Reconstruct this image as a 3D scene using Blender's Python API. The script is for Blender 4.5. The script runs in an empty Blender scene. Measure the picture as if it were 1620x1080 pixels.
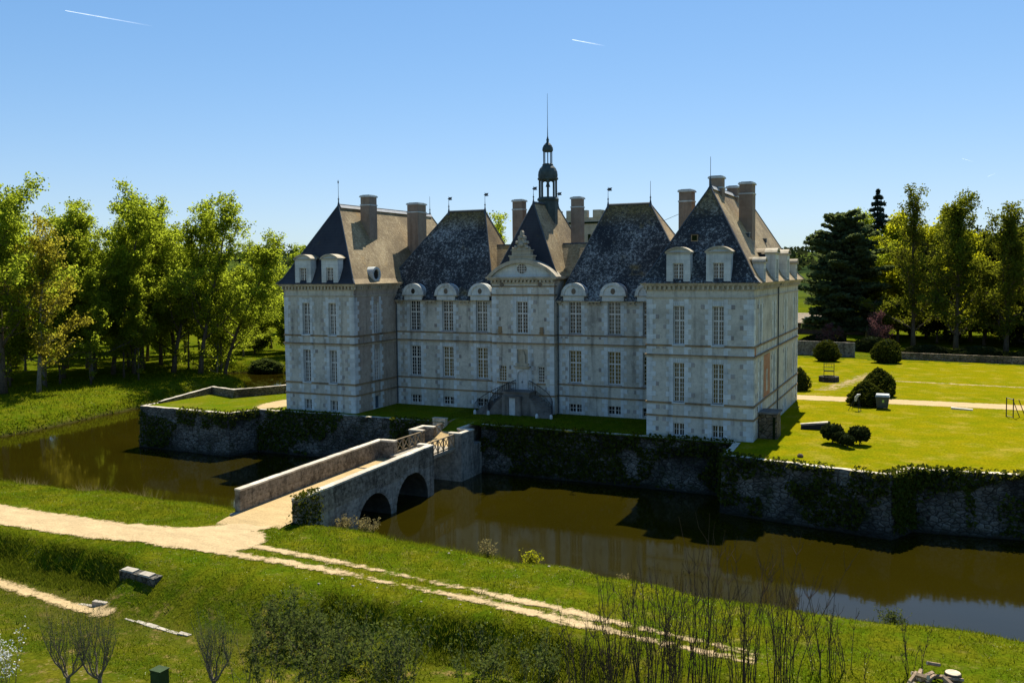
import bpy, bmesh, math, random
import numpy as np
from mathutils import Vector, Matrix, noise as mnoise
R = math.radians
rnd = random.Random(7)
scene = bpy.context.scene
COL = scene.collection
WATER = -4.6

# ------------------------------------------------------------------ helpers
def tag(o, label=None, cat=None, group=None, kind=None):
    if label: o['label'] = label
    if cat: o['category'] = cat
    if group: o['group'] = group
    if kind: o['kind'] = kind
    return o

def empty(name, loc=(0, 0, 0), label=None, cat=None, group=None, rz=0):
    o = bpy.data.objects.new(name, None); COL.objects.link(o)
    o.location = loc; o.rotation_euler = (0, 0, rz); o.empty_display_size = .3
    return tag(o, label, cat, group)

def link(name, me, parent=None):
    o = bpy.data.objects.new(name, me); COL.objects.link(o)
    if parent: o.parent = parent
    return o

def copy_tree(o, parent=None):
    c = o.copy(); COL.objects.link(c)
    if parent: c.parent = parent
    for ch in list(o.children): copy_tree(ch, c)
    return c

class MB:
    def __init__(s): s.v = []; s.f = []; s.m = []
    def add(s, vs, fs, m=0):
        b = len(s.v); s.v += [tuple(p) for p in vs]
        for f in fs: s.f.append(tuple(b + i for i in f)); s.m.append(m)
    def quad(s, a, b, c, d, m=0): s.add((a, b, c, d), ((0, 1, 2, 3),), m)
    def hexa(s, p, m=0):   # 8 pts: bottom 0-3 ccw, top 4-7
        s.add(p, ((0, 3, 2, 1), (4, 5, 6, 7), (0, 1, 5, 4), (1, 2, 6, 5), (2, 3, 7, 6), (3, 0, 4, 7)), m)
    def box(s, x0, x1, y0, y1, z0, z1, m=0):
        s.hexa([(x0, y0, z0), (x1, y0, z0), (x1, y1, z0), (x0, y1, z0), (x0, y0, z1), (x1, y0, z1), (x1, y1, z1), (x0, y1, z1)], m)
    def fbox(s, F, u0, u1, z0, z1, d0, d1, m=0):    # facade-frame box, d measured along outward normal
        P = lambda u, d, z: (F[0][0] + F[1][0]*u + F[2][0]*d, F[0][1] + F[1][1]*u + F[2][1]*d, z)
        s.hexa([P(u0, d1, z0), P(u1, d1, z0), P(u1, d0, z0), P(u0, d0, z0), P(u0, d1, z1), P(u1, d1, z1), P(u1, d0, z1), P(u0, d0, z1)], m)
    def tube(s, pts, rad, n=6, m=0, cap=True):
        pts = [Vector(p) for p in pts]; k = len(pts); b = len(s.v)
        if not hasattr(rad, '__len__'): rad = [rad]*k
        ref = None
        for i, p in enumerate(pts):
            t = (pts[min(i+1, k-1)] - pts[max(i-1, 0)])
            if t.length < 1e-6: t = Vector((0, 0, 1))
            t.normalize()
            if ref is None: ref = t.orthogonal().normalized()
            ref = (ref - t*ref.dot(t))
            if ref.length < 1e-5: ref = t.orthogonal()
            ref.normalize(); q = t.cross(ref)
            for j in range(n):
                a = 2*math.pi*j/n
                s.v.append(tuple(p + (ref*math.cos(a) + q*math.sin(a))*rad[i]))
        for i in range(k-1):
            for j in range(n):
                j2 = (j+1) % n
                s.f.append((b+i*n+j, b+i*n+j2, b+(i+1)*n+j2, b+(i+1)*n+j)); s.m.append(m)
        if cap:
            s.f.append(tuple(b+j for j in reversed(range(n)))); s.m.append(m)
            s.f.append(tuple(b+(k-1)*n+j for j in range(n))); s.m.append(m)
    def lathe(s, prof, c, n=16, m=0, a0=0):   # prof [(r,z)]
        b = len(s.v); k = len(prof)
        for r, z in prof:
            for j in range(n):
                a = a0 + 2*math.pi*j/n
                s.v.append((c[0]+r*math.cos(a), c[1]+r*math.sin(a), c[2]+z))
        for i in range(k-1):
            for j in range(n):
                j2 = (j+1) % n
                s.f.append((b+i*n+j, b+i*n+j2, b+(i+1)*n+j2, b+(i+1)*n+j)); s.m.append(m)
        s.f.append(tuple(b+j for j in reversed(range(n)))); s.m.append(m)
        s.f.append(tuple(b+(k-1)*n+j for j in range(n))); s.m.append(m)
    def prism(s, poly, y0, y1, F=None, m=0):
        # poly in (u,z), extruded along d from y0 to y1 (frame F) - ngon caps
        if F is None: F = ((0, 0), (1, 0), (0, -1))
        P = lambda u, d, z: (F[0][0] + F[1][0]*u + F[2][0]*d, F[0][1] + F[1][1]*u + F[2][1]*d, z)
        n = len(poly); vs = [P(u, y1, z) for u, z in poly] + [P(u, y0, z) for u, z in poly]
        fs = [tuple(range(n)), tuple(reversed(range(n, 2*n)))]
        for i in range(n):
            j = (i+1) % n; fs.append((j, i, n+i, n+j))
        s.add(vs, fs, m)
    def merge(s, o, off=0):
        n = len(s.v); s.v += o.v; s.f += [tuple(n+i for i in f) for f in o.f]; s.m += [k+off for k in o.m]
    def build(s, name, mats, parent=None, smooth=False, tri=False):
        me = bpy.data.meshes.new(name); me.from_pydata(s.v, [], s.f)
        if not isinstance(mats, (list, tuple)): mats = [mats]
        for mm in mats: me.materials.append(mm)
        if len(mats) > 1: me.polygons.foreach_set('material_index', s.m)
        if smooth: me.polygons.foreach_set('use_smooth', [True]*len(s.f))
        me.validate(); me.update()
        if tri:
            bm = bmesh.new(); bm.from_mesh(me); bmesh.ops.triangulate(bm, faces=[f for f in bm.faces if len(f.verts) > 4]); bm.to_mesh(me); bm.free()
        return link(name, me, parent)

def quads_mesh(name, V, mat, n=4):
    """V: (N*n,3) array, every n vertices make one face"""
    V = np.asarray(V, np.float32).reshape(-1, 3); N = len(V)//n
    me = bpy.data.meshes.new(name)
    me.vertices.add(len(V)); me.vertices.foreach_set('co', V.ravel())
    me.loops.add(N*n); me.loops.foreach_set('vertex_index', np.arange(N*n, dtype=np.int32))
    me.polygons.add(N); me.polygons.foreach_set('loop_start', np.arange(0, N*n, n, dtype=np.int32))
    me.materials.append(mat); me.update(calc_edges=True); me.validate()
    return me

def leaf_quads(C, size, rng, flat=None, aspect=.62):
    """randomly turned rhombic leaf sprays at centres C"""
    N = len(C); a = rng.normal(size=(N, 3)); b = rng.normal(size=(N, 3))
    if flat is not None: a[:, 2] *= flat; b[:, 2] *= flat
    a /= np.linalg.norm(a, axis=1)[:, None]; b -= a*np.sum(a*b, 1)[:, None]; b /= np.linalg.norm(b, axis=1)[:, None] + 1e-9
    s = (np.asarray(size)*rng.uniform(.6, 1.3, N))[:, None]
    V = np.empty((N, 4, 3)); V[:, 0] = C - a*s; V[:, 1] = C - b*s*aspect + a*s*.1; V[:, 2] = C + a*s; V[:, 3] = C + b*s*aspect + a*s*.1
    return V.reshape(-1, 3)

# ------------------------------------------------------------------ materials
class NT:
    def __init__(s, name):
        s.mat = bpy.data.materials.new(name); s.mat.use_nodes = True
        s.t = s.mat.node_tree; s.t.nodes.clear()
        s.out = s.n('ShaderNodeOutputMaterial'); s.tc = None
    def n(s, k, **kw):
        nd = s.t.nodes.new(k)
        for a, b in kw.items(): setattr(nd, a, b)
        return nd
    def l(s, a, b): s.t.links.new(a, b)
    def set(s, sock, v):
        if isinstance(v, bpy.types.NodeSocket): s.l(v, sock)
        elif isinstance(v, (tuple, list)) and len(v) == 3 and sock.type == 'RGBA': sock.default_value = (*v, 1)
        else: sock.default_value = v
    def obj(s):
        if not s.tc: s.tc = s.n('ShaderNodeNewGeometry')
        return s.tc.outputs['Position']
    def local(s):
        return s.n('ShaderNodeTexCoord').outputs['Object']
    def map(s, sc, src=None, loc=(0, 0, 0)):
        m = s.n('ShaderNodeMapping'); s.l(src or s.obj(), m.inputs[0]); m.inputs['Scale'].default_value = sc; m.inputs['Location'].default_value = loc
        return m.outputs[0]
    def noise(s, sc, det=4, rough=.6, vec=None, dist=0):
        m = s.n('ShaderNodeTexNoise'); s.l(vec or s.obj(), m.inputs['Vector'])
        m.inputs['Scale'].default_value = sc; m.inputs['Detail'].default_value = det; m.inputs['Roughness'].default_value = rough; m.inputs['Distortion'].default_value = dist
        return m.outputs['Fac']
    def vor(s, sc, vec=None, out='Distance', feat='F1'):
        m = s.n('ShaderNodeTexVoronoi', feature=feat); s.l(vec or s.obj(), m.inputs['Vector']); m.inputs['Scale'].default_value = sc
        return m.outputs[out]
    def ramp(s, f, stops):
        m = s.n('ShaderNodeValToRGB'); s.l(f, m.inputs[0]); e = m.color_ramp.elements
        while len(e) < len(stops): e.new(.5)
        for i, (p, c) in enumerate(stops):
            e[i].position = p; e[i].color = (*c, 1) if len(c) == 3 else c
        return m.outputs[0]
    def step(s, f, a, b):
        m = s.n('ShaderNodeMapRange'); s.l(f, m.inputs[0]); m.inputs[1].default_value = a; m.inputs[2].default_value = b
        return m.outputs[0]
    def mix(s, f, a, b, t='MIX'):
        m = s.n('ShaderNodeMix', data_type='RGBA', blend_type=t); s.set(m.inputs[0], f); s.set(m.inputs[6], a); s.set(m.inputs[7], b)
        return m.outputs[2]
    def math(s, op, a, b=0.0, c=None):
        m = s.n('ShaderNodeMath', operation=op); s.set(m.inputs[0], a); s.set(m.inputs[1], b)
        if c is not None: s.set(m.inputs[2], c)
        return m.outputs[0]
    def xyz(s, v=None):
        m = s.n('ShaderNodeSeparateXYZ'); s.l(v or s.obj(), m.inputs[0]); return m.outputs
    def bump(s, h, st=.3, d=.05):
        m = s.n('ShaderNodeBump'); s.l(h, m.inputs['Height']); m.inputs['Strength'].default_value = st; m.inputs['Distance'].default_value = d
        return m.outputs[0]
    def bsdf(s, col, rough=.8, bump=None, spec=.3, metal=0, **kw):
        b = s.n('ShaderNodeBsdfPrincipled'); s.set(b.inputs['Base Color'], col); s.set(b.inputs['Roughness'], rough)
        b.inputs['Specular IOR Level'].default_value = spec; b.inputs['Metallic'].default_value = metal
        for k, v in kw.items(): s.set(b.inputs[k], v)
        if bump: s.l(bump, b.inputs['Normal'])
        s.l(b.outputs[0], s.out.inputs[0]); return b
    def hsv(s, col, v=1.0, sat=1.0, hue=.5):
        m = s.n('ShaderNodeHueSaturation'); s.set(m.inputs['Color'], col); s.set(m.inputs['Value'], v); s.set(m.inputs['Saturation'], sat); s.set(m.inputs['Hue'], hue)
        return m.outputs[0]

M = {}
def plain(name, col, rough=.7, spec=.3, metal=0, var=.25, sc=3):
    t = NT(name); n = t.noise(sc, 5)
    c = t.mix(t.step(n, .3, .7), tuple(x*(1-var) for x in col), tuple(min(1, x*(1+var)) for x in col))
    t.bsdf(c, rough, t.bump(t.noise(sc*6, 3), .15, .02), spec, metal); M[name] = t.mat; return t.mat

def m_grass(name, a, b, c, dry, dry_amt=.5, white=0.0):
    t = NT(name)
    big, mid, fine = t.noise(.055, 3), t.noise(.45, 5, .65), t.noise(5.5, 4, .7)
    col = t.mix(t.step(big, .35, .65), a, b)
    col = t.mix(t.step(mid, .38, .68), col, c)
    sp = t.noise(.42, 8, .74, t.map((.7, .7, 1)))
    col = t.mix(t.math('MULTIPLY', t.step(sp, .52, .72), dry_amt), col, dry)
    col = t.mix(t.step(fine, .3, .75), t.hsv(col, .5), t.hsv(col, 1.3))
    if white:
        v = t.vor(3.2); pn = t.step(t.noise(.25, 2), .5, .6)
        col = t.mix(t.math('MULTIPLY', t.math('LESS_THAN', v, white), pn), col, (.7, .7, .55))
    t.bsdf(col, .95, t.bump(t.math('ADD', fine, t.math('MULTIPLY', mid, 3.0)), .55, .12), .0)
    M[name] = t.mat
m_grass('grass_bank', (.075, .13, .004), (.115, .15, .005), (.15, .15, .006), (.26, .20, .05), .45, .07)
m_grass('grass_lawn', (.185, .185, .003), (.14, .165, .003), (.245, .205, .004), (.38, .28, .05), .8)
m_grass('grass_far', (.12, .15, .012), (.07, .11, .012), (.17, .18, .014), (.22, .2, .05), .25)

def m_terrain():
    """grass; wet mud by the waterline; woods-coloured hills far off"""
    t = NT('ground_grass')
    big, mid, fine = t.noise(.06, 3), t.noise(.5, 5, .65), t.noise(6, 4, .7)
    col = t.mix(t.step(big, .35, .65), (.05, .09, .003), (.085, .12, .004))
    col = t.mix(t.step(mid, .4, .7), col, (.135, .13, .006))
    sp = t.noise(.8, 6, .72)
    col = t.mix(t.math('MULTIPLY', t.step(sp, .55, .72), .5), col, (.26, .2, .06))
    x, y, z = t.xyz()
    # rough meadow in the foreground with old leaf litter
    mead = t.step(y, -38.5, -41.0)
    col = t.mix(t.math('MULTIPLY', mead, .75), col, t.mix(t.step(mid, .35, .65), (.045, .07, .004), (.10, .10, .008)))
    lit = t.math('MULTIPLY', t.step(t.noise(.9, 7, .78), .54, .66), mead)
    col = t.mix(t.math('MULTIPLY', lit, .75), col, (.27, .18, .07))
    col = t.mix(t.step(fine, .3, .75), t.hsv(col, .5), t.hsv(col, 1.3))
    v = t.vor(4.5); pn = t.step(t.noise(.22, 2), .47, .6)
    col = t.mix(t.math('MULTIPLY', t.math('LESS_THAN', v, .075), pn), col, (.7, .7, .5))
    col = t.mix(t.step(z, -4.0, -4.55), col, (.05, .045, .012))
    far = t.step(y, 260, 420); fw = t.noise(.012, 5, .6)
    farm = t.mix(t.step(fw, .42, .5), (.02, .035, .012), (.06, .085, .014))
    col = t.mix(far, col, farm)
    t.bsdf(col, .95, t.bump(t.math('ADD', fine, t.math('MULTIPLY', mid, 3.0)), .6, .14), .0)
    M['ground'] = t.mat
m_terrain()

def m_dirt(name, col, alpha=True):
    t = NT(name); n = t.noise(.9, 7, .75, t.map((.5, 1.6, 1))); f = t.noise(9, 5, .75)
    c = t.mix(t.step(n, .3, .7), tuple(x*.78 for x in col), tuple(x*1.15 for x in col))
    c = t.mix(t.step(f, .35, .7), t.hsv(c, .68), t.hsv(c, 1.15))
    b = t.bsdf(c, .95, t.bump(f, .5, .03), .1)
    if alpha:
        at = t.n('ShaderNodeAttribute', attribute_name='edge').outputs['Fac']
        k = t.math('ADD', at, t.math('MULTIPLY', t.math('SUBTRACT', t.noise(1.3, 7, .78), .5), 1.9))
        k = t.step(k, -.10, .16)
        tr = t.n('ShaderNodeBsdfTransparent'); mx = t.n('ShaderNodeMixShader')
        t.l(k, mx.inputs[0]); t.l(tr.outputs[0], mx.inputs[1]); t.l(b.outputs[0], mx.inputs[2]); t.l(mx.outputs[0], t.out.inputs[0])
    M[name] = t.mat
m_dirt('dirt', (.52, .385, .205)); m_dirt('sand', (.52, .38, .19)); m_dirt('deck_dirt', (.52, .375, .18), False)

def m_stone(name, base, dark, pale, course=.42, block=.9, stain=.5, joint=.5, bump=.4, isl=0, mott=0):
    """coursed masonry from a brick pattern on the wall's own axes; weathering in large soft patches"""
    t = NT(name); x, y, z = t.xyz()
    cm = t.n('ShaderNodeCombineXYZ'); t.l(t.math('ADD', x, y), cm.inputs[0]); t.l(z, cm.inputs[1])
    br = t.n('ShaderNodeTexBrick', offset=.5); t.l(cm.outputs[0], br.inputs['Vector'])
    br.inputs['Color1'].default_value = (.35, .35, .35, 1); br.inputs['Color2'].default_value = (.65, .65, .65, 1); br.inputs['Mortar'].default_value = (.0, .0, .0, 1)
    br.inputs['Scale'].default_value = 1; br.inputs['Brick Width'].default_value = block; br.inputs['Row Height'].default_value = course
    br.inputs['Mortar Size'].default_value = .018; br.inputs['Mortar Smooth'].default_value = .4; br.inputs['Bias'].default_value = 0
    n1, n2, n3 = t.noise(.35, 6, .65), t.noise(1.6, 6, .7), t.noise(9, 4, .7)
    drip = t.noise(1.0, 5, .6, t.map((1.4, 1.4, .16)))
    col = t.mix(t.step(n2, .32, .7), base, pale)
    col = t.mix(t.math('MULTIPLY', t.step(n1, .48, .7), stain), col, dark)
    col = t.mix(t.math('MULTIPLY', t.step(drip, .52, .72), stain), col, tuple(q*.55 for q in dark))
    col = t.mix(t.math('MULTIPLY', t.step(n3, .55, .8), .35), col, tuple(q*.6 for q in base))
    if mott:
        mo = t.noise(3.2, 7, .8); col = t.mix(t.math('MULTIPLY', t.step(mo, .53, .62), mott), col, pale); col = t.mix(t.math('MULTIPLY', t.step(mo, .47, .38), mott), col, dark)
    if isl:
        ri = t.n('ShaderNodeNewGeometry').outputs['Random Per Island']; col = t.hsv(col, t.math('ADD', t.math('MULTIPLY', ri, isl), 1-isl*.55))
    bc = t.n('ShaderNodeRGBToBW'); t.l(br.outputs['Color'], bc.inputs[0])
    val = t.math('ADD', t.math('MULTIPLY', bc.outputs[0], .55), .72)
    col = t.hsv(col, t.math('ADD', t.math('MULTIPLY', t.math('SUBTRACT', val, 1.0), joint), 1.0))
    h = t.math('ADD', t.math('MULTIPLY', br.outputs['Fac'], -.6), t.math('MULTIPLY', n3, .6))
    t.bsdf(col, .88, t.bump(h, bump, .05), .2); M[name] = t.mat
m_stone('render_panel', (.475, .455, .375), (.25, .24, .205), (.585, .565, .48), .5, 4.0, .75, .12, .25, 0, .35)
m_stone('render_brown', (.36, .30, .23), (.20, .165, .13), (.45, .39, .31), .5, 4.0, .75, .12, .25, 0, .35)
m_stone('limestone', (.52, .545, .51), (.26, .27, .255), (.64, .665, .63), .42, .8, .55, .7, .3, .15)
m_stone('quoin_stone', (.535, .57, .55), (.27, .285, .275), (.655, .69, .665), .42, 30, .5, .4, .3, .22)
m_stone('quoin_dark', (.29, .27, .245), (.18, .165, .15), (.38, .355, .32), .42, 30, .4, .3, .3, .5)
m_stone('string_stone', (.22, .17, .11), (.10, .08, .06), (.38, .24, .10), 2.0, 1.3, .8, .4, .3)
m_stone('cornice_stone', (.40, .35, .25), (.22, .16, .08), (.52, .47, .36), 2.0, .7, .6, .4, .3)
m_stone('chimney_brick', (.27, .20, .145), (.15, .11, .085), (.34, .27, .2), .09, .26, .5, .6, .3)
m_stone('bridge_stone', (.22, .205, .17), (.065, .06, .05), (.36, .335, .28), .36, .75, .8, .8, .5, 0, .55)
m_stone('parapet_stone', (.135, .115, .085), (.04, .035, .027), (.30, .265, .205), .38, .85, .8, .8, .6, 0, .85)
m_stone('coping_stone', (.52, .46, .35), (.28, .24, .17), (.62, .56, .45), 2.0, .9, .5, .5, .3, .35, .3)
m_stone('vault_shade_stone', (.035, .035, .028), (.015, .016, .012), (.08, .075, .06), .36, .75, .7, .6, .5)
m_stone('step_stone', (.13, .12, .10), (.05, .05, .045), (.24, .22, .19), .16, 1.2, .7, .5, .4)
m_stone('brick_patch', (.42, .17, .08), (.26, .11, .06), (.5, .3, .18), .08, .25, .4, .6, .3)
m_stone('keep_stone', (.36, .32, .23), (.22, .2, .15), (.46, .42, .32), .4, .9, .5, .5, .3)

def m_rubble(name, base, dark, pale, moss):
    t = NT(name)
    v = t.vor(1.9, t.map((1, 1, 1.7))); vc = t.vor(1.9, t.map((1, 1, 1.7)), 'Color'); e = t.vor(1.9, t.map((1, 1, 1.7)), 'Distance', 'DISTANCE_TO_EDGE')
    bw = t.n('ShaderNodeRGBToBW'); t.l(vc, bw.inputs[0])
    n1, n2, n3 = t.noise(.28, 6, .65), t.noise(1.1, 6, .7), t.noise(7, 4, .7)
    col = t.mix(bw.outputs[0], base, pale)
    col = t.mix(t.step(n1, .42, .62), col, dark)
    col = t.mix(t.math('MULTIPLY', t.step(n2, .5, .66), .9), col, moss)
    col = t.mix(t.step(n3, .35, .7), t.hsv(col, .55), t.hsv(col, 1.2))
    col = t.mix(t.step(e, .09, .0), col, tuple(q*.35 for q in dark))
    z = t.xyz()[2]
    col = t.mix(t.step(z, -4.0, -4.6), col, (.02, .02, .015))
    h = t.math('ADD', t.step(e, 0, .25), n3)
    t.bsdf(col, .92, t.bump(h, .7, .08), .15); M[name] = t.mat
m_rubble('moat_rubble', (.115, .105, .085), (.035, .033, .027), (.25, .23, .19), (.028, .038, .008))
m_rubble('dry_rubble', (.22, .17, .10), (.10, .08, .055), (.34, .28, .19), (.06, .07, .02))

def m_slate(name, a, b, lichen, lo, hi, ochre, oz):
    """slate courses with lichen blotches; ochre moss along the ridges"""
    t = NT(name); x, y, z = t.xyz()
    row = t.math('FRACT', t.math('MULTIPLY', z, 3.4)); n1 = t.noise(.3, 5, .6); n2 = t.noise(3.6, 6, .8); n3 = t.noise(11, 3, .75)
    colm = t.mix(t.step(n1, .3, .7), a, b)
    lic = t.math('ADD', t.math('MULTIPLY', n2, .6), t.math('ADD', t.math('MULTIPLY', n1, .25), t.math('MULTIPLY', n3, .25)))
    colm = t.mix(t.step(lic, lo, hi), colm, lichen)
    streak = t.noise(1.2, 4, .6, t.map((2.2, 2.2, .12)))
    colm = t.mix(t.math('MULTIPLY', t.step(streak, .52, .7), .45), colm, tuple(q*.6 for q in a))
    oc = t.math('MULTIPLY', t.step(z, oz, oz+1.6), t.step(n2, .35, .6))
    colm = t.mix(t.math('MULTIPLY', oc, .75), colm, ochre)
    oc2 = t.math('MULTIPLY', t.step(t.noise(.45, 5, .7, None), .6, .72), .5)
    colm = t.mix(oc2, colm, ochre)
    colm = t.hsv(colm, t.math('ADD', t.math('MULTIPLY', t.step(row, .0, .22), .28), .76))
    h = t.math('ADD', row, t.math('MULTIPLY', n3, .8))
    t.bsdf(colm, .75, t.bump(h, .4, .04), .3); M[name] = t.mat
m_slate('slate_lichen', (.016, .019, .022), (.036, .039, .041), (.38, .41, .39), .55, .665, (.22, .15, .018), 19.2)
m_slate('slate_bare', (.022, .025, .032), (.04, .043, .05), (.22, .23, .23), .68, .74, (.09, .07, .02), 21.2)
m_slate('slate_sunlit_tan', (.15, .105, .05), (.33, .24, .115), (.50, .40, .23), .56, .66, (.42, .22, .02), 21.6)  # same slate with ochre lichen, warm sunlight painted into the tan

def m_leaf(name, a, b, tr, tra=.5, sc=.35):
    t = NT(name); g = t.n('ShaderNodeNewGeometry'); oi = t.n('ShaderNodeObjectInfo')
    col = t.mix(g.outputs['Random Per Island'], a, b)
    col = t.hsv(col, t.math('ADD', t.math('MULTIPLY', oi.outputs['Random'], .3), .85), 1.0, t.math('ADD', .485, t.math('MULTIPLY', oi.outputs['Random'], .025)))
    d = t.n('ShaderNodeBsdfDiffuse'); t.l(col, d.inputs[0]); q = t.n('ShaderNodeBsdfTranslucent')
    t.set(q.inputs[0], t.mix(g.outputs['Random Per Island'], tr, tuple(x*1.35 for x in tr)))
    mx = t.n('ShaderNodeMixShader'); mx.inputs[0].default_value = tra
    t.l(d.outputs[0], mx.inputs[1]); t.l(q.outputs[0], mx.inputs[2]); t.l(mx.outputs[0], t.out.inputs[0]); M[name] = t.mat
m_leaf('leaf_spring', (.06, .095, .010), (.145, .17, .018), (.38, .45, .03), .56)
m_leaf('leaf_ochre', (.09, .095, .014), (.19, .17, .024), (.42, .38, .035), .58)
m_leaf('leaf_plane', (.04, .06, .008), (.105, .12, .014), (.20, .22, .015), .42)
m_leaf('leaf_bright', (.10, .13, .006), (.21, .225, .010), (.46, .46, .016), .58)
m_leaf('leaf_cedar', (.042, .066, .034), (.09, .12, .055), (.13, .16, .05), .4)
m_leaf('leaf_fir', (.02, .038, .03), (.05, .075, .055), (.05, .07, .04), .25)
m_leaf('leaf_box', (.018, .03, .006), (.06, .075, .010), (.08, .09, .01), .25)
m_leaf('leaf_dark', (.012, .018, .006), (.03, .036, .01), (.03, .04, .01), .2)
m_leaf('leaf_ivy', (.02, .035, .006), (.07, .085, .012), (.12, .13, .012), .3)
m_leaf('leaf_pink', (.09, .045, .04), (.16, .08, .075), (.16, .07, .07), .35)
m_leaf('leaf_shrub', (.035, .055, .012), (.09, .11, .03), (.12, .15, .03), .35)
m_leaf('blossom', (.6, .6, .55), (.8, .8, .78), (.6, .6, .6), .3)
m_leaf('blade', (.035, .07, .003), (.13, .145, .007), (.17, .20, .008), .42)
m_leaf('blade_dark', (.035, .06, .005), (.095, .12, .008), (.13, .15, .01), .35)
m_leaf('blade_dry', (.22, .18, .07), (.34, .28, .12), (.3, .25, .1), .35)
m_leaf('far_wood', (.02, .035, .012), (.05, .07, .02), (.05, .06, .02), .2)
plain('bark', (.10, .08, .055), .95, .1, 0, .4, 4); plain('bark_grey', (.17, .155, .125), .95, .1, 0, .4, 4)
plain('twig', (.075, .05, .035), .9, .1); plain('twig_grey', (.15, .125, .085), .9, .1)
plain('wood', (.26, .20, .12), .85, .2); plain('wood_grey', (.33, .29, .22), .85, .2, 0, .3, 6)
plain('paint_white', (.66, .64, .58), .6, .3, 0, .1); plain('paint_door', (.50, .52, .50), .6, .3, 0, .12)
plain('iron', (.018, .018, .02), .6, .4); plain('zinc', (.42, .42, .40), .5, .4, 0, .2)
plain('lead', (.05, .065, .075), .55, .4, 0, .3); plain('copper', (.045, .065, .06), .6, .3, 0, .4, 1.5)
plain('bin_plastic', (.035, .05, .06), .45, .4); plain('bin_lid', (.4, .42, .40), .5, .4); plain('sticker', (.30, .45, .10), .5, .3)
plain('rubber', (.015, .015, .015), .8, .2); plain('cart_body', (.008, .012, .02), .7, .2); plain('cart_deck', (.50, .44, .32), .7, .2)
plain('log_bark', (.30, .22, .14), .95, .1, 0, .5, 5); plain('log_end', (.55, .46, .32), .9, .1, 0, .3, 5)
plain('green_post', (.03, .055, .015), .7, .2, 0, .2, 5); plain('rock', (.36, .32, .25), .9, .2, 0, .3, 3)
plain('shed_wood', (.10, .07, .05), .9, .1, 0, .4, 1.5); plain('shed_wall', (.42, .34, .24), .9, .1); plain('sheet_white', (.75, .75, .72), .6, .3, 0, .1)
plain('tile_red', (.30, .14, .08), .85, .2, 0, .3, 2); plain('core_dark', (.012, .02, .006), .95, .05)

def m_pane(name, col, rough=.08):
    t = NT(name); n = t.noise(1.4, 3)
    c = t.mix(t.step(n, .4, .6), tuple(q*.6 for q in col), col)
    t.bsdf(c, rough, t.bump(t.noise(1.6, 2), .06, .05), .5); M[name] = t.mat
m_pane('pane_dark', (.035, .032, .028)); m_pane('pane_warm', (.17, .125, .05), .12); m_pane('pane_curtain', (.10, .10, .08), .12); m_pane('pane_blue', (.06, .10, .13), .15)

def m_water():
    t = NT('moat_water')
    n = t.noise(.05, 3); c = t.mix(t.step(n, .35, .65), (.016, .013, .0008), (.022, .0175, .001))
    w1 = t.noise(.9, 3, .5, t.map((1, 2.2, 1))); w2 = t.noise(.12, 2, .5)
    h = t.math('ADD', t.math('MULTIPLY', w1, .10), w2)
    b = t.bsdf(c, .06, t.bump(h, .06, .25), .5); b.inputs['IOR'].default_value = 1.33
    M['water'] = t.mat
m_water()
t = NT('contrail_vapour'); e = t.local()
d = t.n('ShaderNodeBsdfDiffuse'); d.inputs[0].default_value = (.95, .95, .95, 1); tr = t.n('ShaderNodeBsdfTransparent'); mx = t.n('ShaderNodeMixShader')
t.l(t.math('MULTIPLY', t.step(t.xyz(e)[0], 1.0, 0.0), .24), mx.inputs[0]); t.l(tr.outputs[0], mx.inputs[1]); q_ = t.n('ShaderNodeBsdfTranslucent'); q_.inputs[0].default_value = (.95, .95, .95, 1); ad = t.n('ShaderNodeAddShader'); t.l(d.outputs[0], ad.inputs[0]); t.l(q_.outputs[0], ad.inputs[1])
t.l(ad.outputs[0], mx.inputs[2]); t.l(mx.outputs[0], t.out.inputs[0]); M['contrail'] = t.mat

# ------------------------------------------------------------------ terrain
MOAT = np.array([(-64.5,-22.4),(-45,-22.6),(-30,-22.3),(-14.5,-21.3),(-9,-21.6),(-6,-22.8),(-1,-22.6),(3,-23),(10,-23.6),(18,-24.2),(27,-25.2),(42,-25.2),(80,-25),(210,-23),
  (210,72),(5,72),(-5,62),(-40,62),(-60,61),(-77,60),(-90,56),(-92,51),(-77,46),(-70,42),(-66,37),(-68.4,28),(-66.5,15),(-64.8,4),(-64.1,-5)], float)
def vnoise(x, y, s, seed=0):
    """cheap smooth value noise on arrays"""
    x = np.asarray(x, float)*s + 17.3*seed; y = np.asarray(y, float)*s - 9.1*seed
    xi, yi = np.floor(x), np.floor(y); fx, fy = x-xi, y-yi; fx = fx*fx*(3-2*fx); fy = fy*fy*(3-2*fy)
    def hsh(a, b):
        q = np.sin(a*127.1 + b*311.7 + seed*74.7)*43758.5453; return q - np.floor(q)
    return (hsh(xi, yi)*(1-fx) + hsh(xi+1, yi)*fx)*(1-fy) + (hsh(xi, yi+1)*(1-fx) + hsh(xi+1, yi+1)*fx)*fy - .5
def sdf(x, y, P):
    x, y = np.asarray(x, float), np.asarray(y, float); d2 = np.full(x.shape, 1e18); ins = np.zeros(x.shape, bool); n = len(P)
    for i in range(n):
        ax, ay = P[i]; bx, by = P[(i+1) % n]; ex, ey = bx-ax, by-ay
        t = np.clip(((x-ax)*ex + (y-ay)*ey)/(ex*ex+ey*ey), 0, 1)
        d2 = np.minimum(d2, (x-ax-t*ex)**2 + (y-ay-t*ey)**2)
        c = ((ay > y) != (by > y)); xc = ax + (y-ay)*ex/np.where(ey == 0, 1e-9, ey)
        ins ^= c & (x < xc)
    return np.where(ins, -1, 1)*np.sqrt(d2)
def sm(x, a, b):
    t = np.clip((x-a)/(b-a), 0, 1); return t*t*(3-2*t)
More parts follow.
